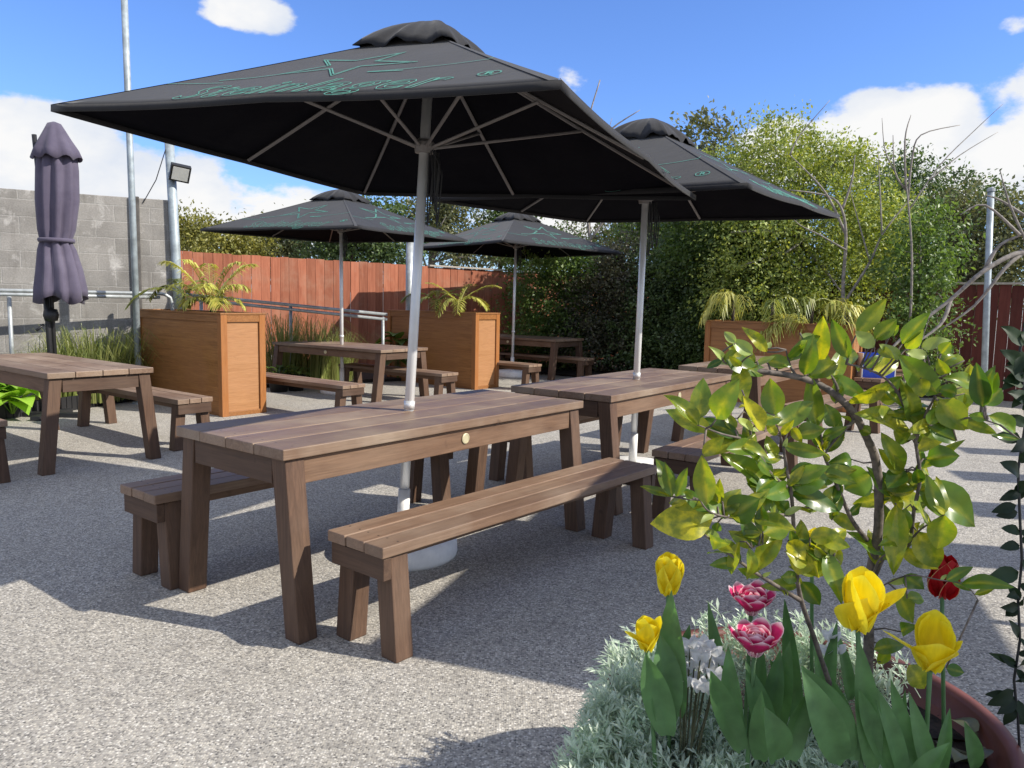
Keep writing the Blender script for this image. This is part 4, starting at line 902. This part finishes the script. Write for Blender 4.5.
LEAVES = {
 (640, 310): [(300, 590, 130, 430, 85, .3), (300, 560, 325, 345, 105, .3), (390, 560, 500, 355, 130, .2), (690, 540, 665, 350, 115, .15), (640, 620, 540, 440, 90, .95), (700, 590, 900, 460, 110, .1), (840, 330, 890, 135, 85, .1), (860, 345, 1020, 270, 95, .2), (905, 600, 870, 330, 95, .15),
              (480, 620, 440, 530, 60, .4), (500, 555, 620, 620, 45, 2), (320, 740, 430, 650, 70, .5), (650, 215, 530, 85, 60, .6), (575, 225, 470, 150, 70, 2), (490, 170, 430, 110, 45, 2), (415, 250, 365, 190, 38, 2), (590, 270, 500, 190, 60, .4), (690, 300, 790, 225, 50, .3), (640, 260, 780, 285, 72, .2), (590, 280, 690, 235, 35, 2),
              (590, 705, 440, 715, 90, .1), (800, 640, 950, 610, 95, .1), (690, 760, 650, 640, 70, .3), (1000, 600, 950, 480, 85, .1), (1000, 480, 1024, 350, 65, .15), (720, 640, 790, 560, 40, .6), (520, 290, 455, 235, 40, .5), (700, 640, 640, 560, 50, .5), (780, 600, 830, 680, 50, .4), (650, 200, 670, 160, 30, 2)],
 (640, 440): [(160, 290, 90, 90, 92, .1), (165, 290, 125, 110, 60, .1), (160, 290, 0, 235, 50, .2), (185, 290, 240, 140, 62, .1), (340, 330, 310, 90, 112, .35), (375, 400, 55, 430, 190, .9), (400, 380, 520, 250, 100, .2), (460, 390, 610, 300, 150, .0), (700, 230, 440, 55, 112, .1), (600, 250, 545, 150, 62, .2), (760, 215, 965, 190, 165, .0),
              (630, 480, 765, 430, 130, .2), (510, 520, 460, 695, 62, .3), (560, 550, 560, 730, 62, .3), (620, 480, 500, 480, 45, .3), (680, 255, 680, 400, 62, .3), (630, 470, 620, 330, 70, .1), (985, 400, 995, 340, 40, .2), (870, 500, 1024, 480, 90, .5), (870, 520, 910, 720, 150, .8), (860, 610, 745, 570, 130, .5),
              (390, 330, 350, 200, 80, .5), (270, 300, 230, 260, 40, .3), (420, 300, 405, 200, 50, .4), (700, 380, 760, 310, 80, .0), (400, 420, 390, 470, 50, .0)],
 (820, 300): [(145, 300, 60, 95, 82, .1), (190, 170, 340, -10, 90, .2), (280, 200, 395, 95, 84, .1), (275, 240, 190, 165, 75, 2), (420, 300, 300, 225, 55, 2), (420, 225, 565, 60, 85, .1), (440, 250, 530, 150, 62, .3), (520, 245, 660, 200, 62, 2), (550, 285, 440, 265, 52, 2), (600, 480, 425, 290, 135, .05), (740, 310, 635, 310, 62, 2),
              (620, 275, 670, 215, 65, .1), (770, 430, 650, 395, 85, .1), (515, 400, 520, 495, 85, .5), (400, 520, 280, 450, 82, .2), (480, 625, 430, 500, 92, .0), (560, 640, 600, 550, 62, .05), (610, 510, 745, 670, 140, .25), (450, 660, 195, 570, 130, .4), (500, 650, 560, 760, 85, .1), (700, 720, 555, 640, 90, .0),
              (835, 550, 800, 320, 95, .0), (840, 540, 935, 440, 95, .0), (830, 480, 910, 370, 95, .0), (845, 530, 880, 340, 85, .0), (860, 605, 760, 590, 50, .0), (860, 590, 1015, 680, 92, .05), (1020, 712, 880, 690, 30, .0), (760, 400, 770, 330, 60, .4), (740, 480, 740, 560, 70, .1), (300, 250, 380, 300, 50, .3), (620, 330, 700, 280, 70, .1), (700, 480, 600, 450, 70, .0), (340, 470, 420, 390, 70, .1), (650, 380, 600, 300, 60, .2), (360, 180, 400, 130, 50, .1)],
 (820, 430): [(495, 285, 815, 490, 195, .05), (350, 330, 565, 410, 100, .5), (425, 225, 300, 95, 72, .3), (430, 215, 320, 15, 95, .2), (480, 205, 745, 40, 55, .3), (545, 150, 715, 130, 115, .0), (260, 230, 120, 300, 170, .0), (430, 200, 345, 290, 100, .0), (390, 380, 375, 745, 115, .35), (440, 400, 400, 560, 82, .1), (495, 515, 610, 715, 135, .5),
              (640, 435, 600, 615, 135, .3), (0, 560, 155, 600, 82, .4), (0, 560, 60, 700, 112, .9), (160, 150, 50, 170, 82, .0), (60, 462, 75, 395, 38, .3), (50, 210, 0, 290, 85, .0), (330, 380, 340, 560, 70, .1), (520, 60, 600, -20, 90, .0), (450, 60, 380, -10, 90, .2), (260, 20, 200, -10, 60, .1)],
 (780, 540): [(600, 260, 680, 425, 100, .2), (650, 300, 740, 300, 75, .1), (480, 560, 640, 535, 80, .1), (660, 640, 745, 765, 120, .4), (850, 655, 945, 680, 65, .0), (620, 470, 690, 440, 70, .05), (560, 560, 500, 640, 60, .3), (130, 60, 90, 180, 120, .8), (300, 30, 200, 190, 110, .6), (40, 10, 130, 100, 90, .9), (110, 210, 210, 340, 90, .0)],
}
ct = thing('citrus_tree', 'young citrus tree with glossy mottled green leaves growing in the brown tub', 'tree', (TC.x+.1, TC.y, TZ-.07)); o0 = Vector(ct.location)
b = MB(); skp = []
for ln, r in SKEL:
    pts = [at(*q) for q in ln]; k = len(pts); fine = []
    for j in range(k-1):
        p0 = pts[max(j-1, 0)]; p1 = pts[j]; p2 = pts[j+1]; p3 = pts[min(j+2, k-1)]
        for q in range(5):
            s_ = q/5; fine.append(.5*((2*p1)+(-p0+p2)*s_+(2*p0-5*p1+4*p2-p3)*s_*s_+(-p0+3*p1-3*p2+p3)*s_**3))
    fine.append(pts[-1]); kk = len(fine); skp += fine
    b.tube([p-o0 for p in fine], [r*(1-.6*j/(kk-1))*(1+.06*math.sin(j*2.3)) for j in range(kk)], 9)
rl = random.Random(5)
def leaf3(b, p0, p1, w, nrm, curl, fold, tint, nv=8):
    d = p1-p0; L_ = d.length; d.normalize(); s_ = d.cross(nrm).normalized(); n_ = s_.cross(d)
    ph = rl.uniform(0, 6)
    def P(i, j):
        q = i*2-1; prof_ = (math.sin(math.pi*(j**.85))**.8 if 0 < j < 1 else 0)*(1-.18*j)
        ww = w*.5*prof_*q
        z = curl*L_*(j*(1-j))*4*.25-abs(curl)*L_*.30*j*j*j+fold*abs(ww)+.035*L_*math.sin(j*9+ph)*abs(q)
        return p0+d*(L_*j)+s_*ww+n_*z
    b.grid(P, 6, nv, [tint+(.45 if i_ == 3 and tint < .8 else 0)*(1-.5*j_/nv) for j_ in range(nv+1) for i_ in range(7)])
lb = MB(); nb = MB()
sk = np.array([tuple(p) for p in skp])
for (ox, oy), ls_ in LEAVES.items():
    for (ax_, ay, bx, by, w, tint) in ls_:
        pa = (ox+ax_/5.12, oy+ay/5.12); pb = (ox+bx/5.12, oy+by/5.12)
        # depth from the nearest twig as seen
        q0 = at(*pa, 1.38); cand = [at(pa[0], pa[1], yy) for yy in (1.22, 1.28, 1.34, 1.40, 1.46)]
        best = None
        for c in cand:
            dd = np.linalg.norm(sk-np.array(c), axis=1); i = dd.argmin()
            if best is None or dd[i] < best[0]: best = (dd[i], i, c)
        p0 = best[2]; y0 = p0.y; dy = rl.uniform(-.035, .02)
        p1 = at(pb[0], pb[1], max(1.15, y0+dy)); wd = w/5.12/CF*y0
        view = (Vector((0, 0, CH))-p0).normalized(); nrm = (view+Vector((rl.uniform(-.4, .4), rl.uniform(-.3, .3), rl.uniform(-.1, .5)))).normalized()
        tgt = nb if tint == 2 else lb
        leaf3(tgt, p0-o0, p1-o0, wd*1.15, nrm, rl.uniform(-.5, .6), rl.uniform(.15, .6), 0 if tint == 2 else tint)
        if best[0] > .004:
            sp0 = Vector(sk[best[1]]); mid = sp0.lerp(p0, .5)+Vector((0, 0, rl.uniform(-.006, .01))); b.tube([sp0-o0, mid-o0, p0-o0], [.0019, .0016, .0013], 6)
# more full sized leaves filling the crown
for i in range(125):
    j = rl.randrange(70, len(skp)); p0 = skp[j]
    if p0.z < .80 or p0.x > .98: continue
    dr = Vector((rl.uniform(-1, 1), rl.uniform(-.5, .6), rl.uniform(-.5, .9))).normalized(); L_ = rl.uniform(.045, .095)
    leaf3(lb, p0-o0, p0+dr*L_-o0, L_*rl.uniform(.38, .48), (Vector((0, -1, .3))+Vector((rl.uniform(-.7, .7), 0, rl.uniform(-.4, .8)))).normalized(), rl.uniform(-.2, .3), rl.uniform(.05, .35), rl.choice((0, 0, .1, .2, .4, .6)))
# small extra young leaves and buds close to the twigs
for i in range(95):
    j = rl.randrange(60, len(skp)); p0 = skp[j]
    if p0.z < .78: continue
    dr = Vector((rl.uniform(-1, 1), rl.uniform(-.7, .7), rl.uniform(-.4, 1))).normalized(); L_ = rl.uniform(.015, .042)
    leaf3(nb if rl.random() < .35 else lb, p0-o0, p0+dr*L_-o0, L_*rl.uniform(.35, .5), Vector((rl.uniform(-.5, .5), -1, rl.uniform(0, 1))).normalized(), .2, .25, rl.uniform(0, .7), 5)
b.build('trunk', M_CTRUNK, ct, smooth=True)
lb.build('crown', L_CITRUS, ct, smooth=True, attr=True); nb.build('new_leaves', L_CITNEW, ct, smooth=True, attr=True)

# --- tulips
def blade(b, p0, p1, w, bend, nrm, twist=0, tint=0):
    d = p1-p0; L_ = d.length; d.normalize(); s_ = d.cross(nrm).normalized(); n_ = s_.cross(d)
    def P(i, j):
        q = i*2-1; pr_ = (min(1, j*3.2)**.5*.55+.45 if j < .3 else 1)*(1 - max(0, (j-.45)/.55)**2.0); ww = w*.5*max(pr_, .02)*q; a = twist*j
        return p0+d*(L_*j)+s_*(ww*math.cos(a))+n_*(ww*math.sin(a)+bend*L_*math.sin(math.pi*j*.9)*.5+.35*abs(ww))
    b.grid(P, 6, 12, tint)
def petal(b, base, ax, dr, L_, w, opn, tip=.75, curl=0, tintfn=None, flare=0.0, rnd_=False):
    """ax stem axis, dr outward direction, opn radius factor"""
    s_ = ax.cross(dr).normalized(); vs_t = []
    nu, nv = 8, 10
    def prof(j): r = opn*L_*(math.sin(min(1, j*1.25)*math.pi*.5)*.62-.22*max(0, j-.5)*(1-flare)*2+flare*max(0, j-.45)*1.6); return r
    def P(i, j):
        q = i*2-1; ww = w*.5*(math.sin(math.pi*min(.999, (.10+.90*j)**tip))**.75 if j < 1 else 0.0)*q
        if rnd_: ww = w*.5*(.45+.55*math.sin(math.pi*min(.5, j*.7)))*(1-max(0, (j-.62)/.38)**2.2*.86)*q
        r = prof(j); z = L_*(j*(1-.12*flare*j)); cup = (q*q)*w*.30*math.sin(math.pi*min(1, j+.12))
        ed = .01*L_*math.sin(j*14+q*3)*abs(q)
        return base+ax*(z+ed)+dr*(r-cup+curl*L_*max(0, j-.7))+s_*ww
    tints = [max(abs(i/nu*2-1)**2.2, (j/nv)**6) if tintfn is None else tintfn(i/nu*2-1, j/nv) for j in range(nv+1) for i in range(nu+1)]
    b.grid(P, nu, nv, tints)
def tulip(label, fpx, fY, size, style, mat, base_px, lean=(0, 0), leaves=(), seed=0, cat='tulip'):
    f0_ = fY; fY = fY+(.16 if fY < 1.2 else .13); kf = fY/f0_; size *= kf; leaves = [(a, b__, w_*kf, bd_, dy_) for a, b__, w_, bd_, dy_ in leaves]
    rg = random.Random(seed); fb = at(fpx[0], fpx[1], fY); gb_ = at(base_px[0], base_px[1], fY+.02); gz = TZ-.075; gb_ = Vector((gb_.x, gb_.y, gz))
    t = thing('tulip', label, cat, gb_, 0, 'tulips in the brown tub'); o = gb_
    ax = (Vector((lean[0], -.10, 1))).normalized()
    b = MB(); m1 = gb_.lerp(fb, .5)+Vector((lean[0]*-.02, 0, 0)); pts = [gb_, gb_.lerp(m1, .6), m1, m1.lerp(fb, .6), fb]; b.tube([p-o for p in pts], [.0045, .0042, .004, .0038, .0042], 10); b.build('stem', L_TUL, t, smooth=True)
    fbl = fb-o; e1 = ax.orthogonal().normalized(); e2 = ax.cross(e1)
    def D(deg): a = R(deg); return e1*math.cos(a)+e2*math.sin(a)
    # orient so that angle 0 faces the camera
    cv = Vector((0, -1, 0)); cv = (cv-ax*cv.dot(ax)).normalized(); cr = cv.cross(ax).normalized()
    D = lambda deg: (cv*math.cos(R(deg))+cr*-1*math.sin(R(deg)))
    if style == 'closed': specs = [(a, 1.0 if i % 2 else .96, .62, .40, 0, 0) for i, a in enumerate((20, 80, 140, 200, 260, 320))]
    elif style == 'small': specs = [(10, .85, .6, .42, .0, .0), (95, 1.0, .55, .55, .0, .25), (150, .9, .6, .45, 0, 0), (215, .95, .6, .45, 0, 0), (-75, .72, .42, .7, .1, .75), (-40, 1.0, .5, .4, 0, .0)]
    elif style == 'open': specs = [(5, .68, .80, .50, 0, .12), (185, 1.05, .60, .40, 0, .0), (-95, .98, .60, .52, 0, .05), (-50, 1.0, .5, .30, .0, .0), (75, .92, .40, .62, .12, .55), (130, 1.0, .55, .40, 0, 0)]
    elif style == 'cup': specs = [(-15, .72, .72, .62, 0, .2), (55, .80, .55, .70, 0, .35), (170, 1.15, .62, .42, 0, .0), (-150, 1.05, .55, .48, 0, 0), (-80, 1.0, .30, .85, .18, .8), (125, .95, .55, .5, 0, .1)]
    elif style == 'bud': specs = [(a, 1.0, .72, .45, 0, 0) for a in (0, 62, 125, 180, 240, 300)]
    if style != 'double':
        for i, (a, l_, w_, op, cu, fl_) in enumerate(specs):
            b = MB(); tf = None; rt = style in ('open', 'closed', 'small', 'cup')
            if style == 'bud': tf = (lambda q, j, a=a: (1.0 if (abs(q) > .80 and a in (0, 62, 300)) else 0.0))
            petal(b, fbl, ax, D(a), size*l_, size*w_*(1.12 if rt else 1), op, .8, cu, tf, fl_, rt); b.build('petal', mat, t, smooth=True, attr=True)
    else:
        k = 0
        for ring, (n_, l_, op, fl_) in enumerate([(7, 1.0, 1.05, .35), (7, .92, .85, .15), (6, .85, .6, .05), (5, .78, .38, 0), (3, .7, .2, 0)]):
            for i in range(n_):
                a = 360/n_*i+ring*29+rg.uniform(-8, 8); b = MB(); petal(b, fbl, ax, D(a), size*l_*rg.uniform(.9, 1.08), size*.72, op*rg.uniform(.9, 1.1), .62, 0, (lambda q, j: max(abs(q)**3, max(0, (j-.55)/.45)**1.6)), fl_, True); b.build('petal', mat, t, smooth=True, attr=True)
    for i, lf in enumerate(leaves):
        (bx, by), (tx, ty), w, bend, dY = lf; b = MB(); p0 = at(bx, by, fY+dY*.3); p1 = at(tx, ty, fY+dY); p0.z = max(p0.z, gz-.01) if p0.z > gz-.2 else gz-.01
        nrm = (Vector((0, 0, CH))-p1).normalized()+Vector((rg.uniform(-.5, .5), 0, .3)); blade(b, p0-o, p1-o, w, bend, nrm.normalized(), rg.uniform(-.5, .5), 0); b.build('leaf', L_TUL, t, smooth=True)
    return t
tulip('closed yellow tulip, leftmost tall one above the silver foliage', (668, 594), 1.30, .074, 'closed', P_YEL, (672, 740), (0, 0), [((676, 715), (672, 590), .058, .06, -.03), ((664, 730), (690, 625), .045, -.08, .02)], 1)
tulip('small half open yellow tulip low down at the left, over the silver foliage', (647, 650), 1.24, .062, 'small', P_YEL, (662, 745), (-.05, 0), [((664, 725), (660, 634), .055, .12, .03), ((668, 735), (645, 655), .05, -.1, -.02)], 2)
tulip('upper pink double tulip with white petal edges', (751, 614), 1.30, .047, 'double', P_PINK, (745, 740), (.02, 0), [((735, 740), (708, 600), .03, .1, .05), ((755, 745), (762, 640), .03, .05, .03)], 3)
tulip('lower pink double tulip with white petal edges', (754, 655), 1.22, .052, 'double', P_PINK, (747, 770), (.02, 0), [((735, 745), (728, 645), .036, .08, .02), ((742, 750), (712, 672), .04, -.15, -.06), ((765, 745), (780, 650), .034, -.1, .04), ((772, 745), (745, 660), .04, .2, .02), ((760, 760), (762, 690), .035, .1, -.06)], 4)
tulip('tall open yellow tulip in front of the citrus trunk', (858, 630), 1.12, .092, 'open', P_YEL, (868, 800), (.03, 0), [((872, 768), (858, 638), .036, .1, -.01), ((845, 760), (800, 665), .062, .12, .0), ((890, 770), (860, 690), .03, -.1, -.04), ((855, 760), (832, 680), .03, -.2, .03), ((905, 790), (870, 680), .03, .1, -.02)], 5)
tulip('wide cup shaped yellow tulip near the tub rim', (930, 670), 1.12, .080, 'cup', P_YEL, (925, 800), (.02, 0), [((925, 790), (892, 680), .028, -.1, -.02), ((935, 790), (908, 690), .028, .15, .0), ((910, 800), (952, 742), .034, .25, -.05), ((940, 780), (950, 708), .02, .1, .02), ((895, 800), (905, 690), .02, -.12, .04)], 6)
tulip('dark red tulip bud with cream petal edges, behind the yellow ones', (942, 596), 1.40, .080, 'bud', P_RED, (952, 690), (0, 0), [], 7)
tulip('yellow tulip half hidden among citrus leaves above the pink ones', (812, 560), 1.42, .062, 'closed', P_YEL, (815, 740), (.1, 0), [((822, 740), (838, 620), .034, .1, .03), ((810, 735), (770, 660), .04, -.1, .03)], 8)
# loose tulip leaf clumps without flowers
t = thing('tulip_leaf_clump', 'clump of broad blue green tulip leaves without a flower, below the pink tulips', 'plant', (0, 0, TZ-.075))
for i, (bp, tp, w, bend, Y) in enumerate([((770, 745), (790, 640), .04, .1, 1.28), ((800, 740), (785, 600), .03, -.1, 1.36), ((840, 760), (800, 668), .05, .2, 1.08), ((776, 760), (762, 705), .045, .3, 1.12), ((825, 745), (812, 640), .035, .1, 1.34), ((790, 760), (812, 690), .04, -.2, 1.14), ((905, 790), (880, 700), .035, .1, 1.2), ((850, 700), (835, 630), .03, .1, 1.5), ((975, 768), (963, 720), .03, .2, 1.3)]):
    b = MB(); Y += .14; w *= 1.1; p0 = at(*bp, Y); p1 = at(*tp, Y-.02); o_ = Vector((0, 0, TZ-.075)); blade(b, p0-o_, p1-o_, w, bend, Vector((rl.uniform(-.4, .4), -1, .4)).normalized(), rl.uniform(-.4, .4)); b.build('leaf', L_TUL, t, smooth=True)
# white cyclamen
for j, (lab, cl, Y0) in enumerate([('white cyclamen flowers between the yellow and pink tulips', [(686, 655), (700, 660), (711, 655), (692, 684), (716, 680), (684, 672), (703, 648), (694, 668), (707, 671), (718, 663), (690, 648), (700, 690), (680, 686), (712, 692)], 1.42), ('small white cyclamen behind the tall tulip leaves', [(831, 640), (836, 652), (828, 655)], 1.60)]):
    p = at(cl[0][0], 720, Y0); t = thing('cyclamen', lab, 'flower', (p.x, p.y, TZ-.075)); o_ = Vector(t.location); rg = random.Random(j)
    for i, (px, py) in enumerate(cl):
        c = at(px, py, Y0+rg.uniform(-.03, .03)); b = MB(); b.tube([Vector((rg.uniform(-.02, .02), 0, 0)), (c-o_)*.6+Vector((0, 0, .0)), c-o_], .0015, 5); b.build('stem', L_PURP, t)
        b = MB()
        for q in range(5):
            a = q*72+rg.uniform(-12, 12); d = Vector((math.cos(R(a)), math.sin(R(a))*.7, .9)).normalized(); blade(b, c-o_, c-o_+d*.028, .018, .2, Vector((0, -1, .3)).normalized(), rg.uniform(-.6, .6))
        b.build('petals', P_WHITE, t, smooth=True, attr=True)
# silver foliage: leafy shoots
def silver(label, shoots, seed, extra=()):
    p = shoots[0]; c0_ = at(p[0], p[1], p[2]); t = thing('silver_leaf_plant', label, 'plant', (c0_.x, c0_.y, TZ-.075)); o_ = Vector(t.location); rg = random.Random(seed); b = MB(); bs = MB()
    for q_ in list(shoots)+list(extra):
        if len(q_) == 4:
            px, py, Y, hgt = q_; tip = at(px, py, Y)+Vector((0, 0, rg.uniform(-.03, .022))); root = tip+Vector((rg.uniform(-.02, .07), rg.uniform(-.03, .05), -hgt))
        else: root, tip = q_; hgt = (tip-root).length
        dirn = (tip-root); n = int(hgt/.0062)
        mid = root.lerp(tip, .5)+Vector((rg.uniform(-.012, .012), rg.uniform(-.012, .012), 0)); bs.tube([root-o_, mid-o_, tip-o_], .0011, 4)
        for i in range(n):
            q = .25+.75*i/n; c = root.lerp(mid, q*2) if q < .5 else mid.lerp(tip, q*2-1); a = i*2.4+rg.uniform(-.4, .4); L_ = rg.uniform(.020, .041)*(1.15-.35*q)
            d = (Vector((math.cos(a), math.sin(a), 0))*(1.1-.6*q)+dirn.normalized()*(.55+.6*q)).normalized(); s_ = d.cross(Vector((rg.uniform(-.3, .3), rg.uniform(-.3, .3), 1))).normalized()*(L_*.12); c = c-o_
            m_ = c+d*L_*.5; b.add([c, m_+s_, c+d*L_-Vector((0, 0, L_*.12)), m_-s_], [(0, 1, 2), (0, 2, 3)])
    b.build('leaves', L_SILV, t); bs.build('stems', L_SILV, t); return t
rg = random.Random(9); sh = []
def inside(px, py):
    top_ = np.interp(px, [552, 580, 600, 640, 680, 720, 760, 800, 840, 870, 900], [770, 712, 680, 664, 676, 698, 706, 722, 736, 742, 755]); return py > top_
while len(sh) < 760:
    px = 552+353*rg.random()**1.25; py = rg.uniform(645, 800)
    if not inside(px, py): continue
    Y = 1.66-.34*(py-645)/155+rg.uniform(-.03, .03)
    sh.append((px, py, Y, rg.uniform(.05, .10)))
ex = []
for i in range(300):
    a = R(rg.uniform(125, 235)); r0_ = rg.uniform(.28, .40); r1_ = r0_+rg.uniform(-.01, .08); cx_, cy_ = TC.x, TC.y; hz_ = rg.uniform(.0, .05)
    ex.append((Vector((cx_+math.cos(a)*r0_, cy_+math.sin(a)*r0_, TZ-.06)), Vector((cx_+math.cos(a)*r1_, cy_+math.sin(a)*r1_, TZ-.0+hz_))))
for i in range(190):
    a = R(rg.uniform(125, 240)); r0_ = .40; r1_ = rg.uniform(.445, .50)
    ex.append((Vector((TC.x+math.cos(a)*r0_, TC.y+math.sin(a)*r0_, TZ+.0)), Vector((TC.x+math.cos(a)*r1_, TC.y+math.sin(a)*r1_, TZ+rg.uniform(-.08, .03)))))
silver('mound of silver grey foliage spilling over the left side of the tub', sh, 10, ex)
sh = []
while len(sh) < 70: sh.append((rg.uniform(612, 712), rg.uniform(662, 690), rg.uniform(1.72, 1.86), rg.uniform(.05, .09)))
while len(sh) < 280:
    px = rg.uniform(700, 905); py = rg.uniform(598, 690)
    if py < np.interp(px, [700, 735, 790, 850, 905], [600, 608, 615, 630, 660]): continue
    sh.append((px, py, 1.80-.14*(py-598)/92+rg.uniform(-.03, .03), rg.uniform(.05, .09)))
silver('silver grey foliage at the back of the tub behind the tulips', sh, 11)
# small red green seedling near the rim
p = at(985, 755, 1.62); broad_plant('seedling', 'small dark red seedling beside the tub rim at the bottom right', p.x, p.y, TZ-.075, 7, .07, L_PURP, 33, .04)

# --- dark vine at the right edge
VY = 1.55
p = at(1012, 760, VY); t = thing('dark_vine', 'thin dark glossy leaved vine hanging at the right edge', 'plant', (p.x, p.y, 0)); o_ = Vector(t.location)
b = MB(); ln = [(1030, 300), (1020, 350), (1026, 420), (1018, 470), (1020, 520), (1022, 560), (1018, 600), (1020, 640), (1014, 680), (1018, 720), (1022, 790)]
b.tube([at(x, y, VY)-o_ for x, y in ln], .0028, 6); b.tube([at(1022, 790, VY)-o_, Vector((0, 0, 0))], .003, 6)
for ax_, ay, bx, by in [(1024, 345, 1004, 326), (1022, 365, 1004, 350), (1024, 380, 1008, 366), (1028, 400, 1010, 392), (1026, 425, 1012, 415), (1020, 438, 995, 436), (1020, 475, 1006, 462), (1020, 492, 1004, 500), (1018, 512, 1000, 516), (1016, 505, 994, 512), (1020, 545, 1002, 548), (1018, 572, 988, 580), (1020, 600, 1010, 588), (1018, 606, 1004, 608), (1018, 640, 1012, 622), (1014, 690, 990, 706), (1016, 700, 1000, 712), (1018, 700, 1024, 720), (1014, 705, 1006, 724), (1022, 460, 1030, 450), (1024, 330, 1030, 318), (1020, 530, 1030, 540), (1022, 410, 1034, 400), (1018, 655, 1030, 650), (1022, 372, 1036, 360)]:
    pass
vl = MB()
for ax_, ay, bx, by in [(1024, 345, 1002, 326), (1022, 365, 1002, 350), (1024, 380, 1006, 366), (1028, 400, 1008, 392), (1026, 425, 1008, 415), (1020, 438, 993, 436), (1020, 475, 1002, 462), (1020, 492, 1000, 500), (1018, 512, 996, 516), (1016, 505, 992, 512), (1020, 545, 1000, 548), (1018, 572, 986, 580), (1020, 600, 1008, 584), (1018, 606, 1002, 608), (1018, 640, 1010, 620), (1014, 690, 988, 706), (1016, 700, 998, 714), (1018, 700, 1024, 722), (1014, 705, 1004, 726), (1022, 460, 1034, 446), (1024, 330, 1034, 314), (1020, 530, 1034, 540), (1022, 410, 1038, 400), (1018, 655, 1034, 650), (1022, 372, 1040, 360), (1026, 440, 1012, 452), (1022, 350, 1014, 376), (1024, 392, 1012, 408)]:
    p0 = at(ax_, ay, VY)-o_; p1 = at(bx, by, VY-rl.uniform(0, .03))-o_; leaf3(vl, p0, p1, (p1-p0).length*.5, Vector((rl.uniform(-.4, .4), -1, rl.uniform(.1, .9))).normalized(), .2, .2, 0, 6)
for i in range(26):
    yy_ = rl.uniform(320, 730); xx_ = np.interp(yy_, [p_[1] for p_ in ln], [p_[0] for p_ in ln]); p0 = at(xx_, yy_, VY)-o_; dr = Vector((rl.uniform(-1, .8), rl.uniform(-.6, .2), rl.uniform(-.6, .5))).normalized()
    leaf3(vl, p0, p0+dr*rl.uniform(.03, .06), rl.uniform(.018, .03), Vector((rl.uniform(-.4, .4), -1, rl.uniform(.1, .9))).normalized(), .2, .2, 0, 6)
b.build('stem', M_BLACKP, t, smooth=True); vl.build('leaves', L_VINE, t, smooth=True)

# ------------------------------------------------------------------ added out of view on the right to shade the paving and tub
umbrella(3.55, 2.75, 0, 0, 20, 2.05, 1.15, .62, 'black umbrella added to the right, outside the view, to shade the paving', 6, print_on=())  # unseen umbrella added for its shadow beside the near bench
t = thing('shade_caster', 'timber verandah roof on posts, added outside the view to shade the paving and tub', 'shade_caster', (0, 0, 0))  # unseen roof strip and boards, added and shaped for their shadows
def shadow_src(x, y, z): k = z/math.tan(SUN_EL); return Vector((x+math.sin(SUN_AZ)*k, y+math.cos(SUN_AZ)*k, z))
b = MB()
RZ = 4.6; A = shadow_src(-.25, 1.90, RZ); d = Vector((math.sin(R(98)), math.cos(R(98)), 0)); s_ = Vector((d.y, -d.x, 0))
pts = [A, A+d*7, A+d*7+s_*1.35, A+s_*1.35]; b.add(pts+[q+Vector((0, 0, .08)) for q in pts], [(0, 3, 2, 1), (4, 5, 6, 7), (0, 1, 5, 4), (1, 2, 6, 5), (2, 3, 7, 6), (3, 0, 4, 7)])
b.build('roof', M_GALV, t)
for (x, y, w_) in [(2.42, 4.06, .42), (3.10, 5.02, .42), (3.62, 6.05, .36), (4.30, 7.15, .34)]:
    c = shadow_src(x, y, 2.5); b = MB(); dd = Vector((math.sin(R(101)), math.cos(R(101)), 0)); q_ = Vector((dd.y, -dd.x, 0)); pts = [c-q_*w_/2, c+dd*5-q_*w_/2, c+dd*5+q_*w_/2, c+q_*w_/2]
    b.add(pts+[q+Vector((0, 0, .05)) for q in pts], [(0, 3, 2, 1), (4, 5, 6, 7), (0, 1, 5, 4), (1, 2, 6, 5), (2, 3, 7, 6), (3, 0, 4, 7)]); b.build('shade_board', W_X, t)
for k_ in (0.3, 6.7):
    p = A+d*k_+s_*.2; b = MB(); b.box(p.x-.05, p.x+.05, p.y-.05, p.y+.05, 0, RZ); b.build('post', W_Z, t)
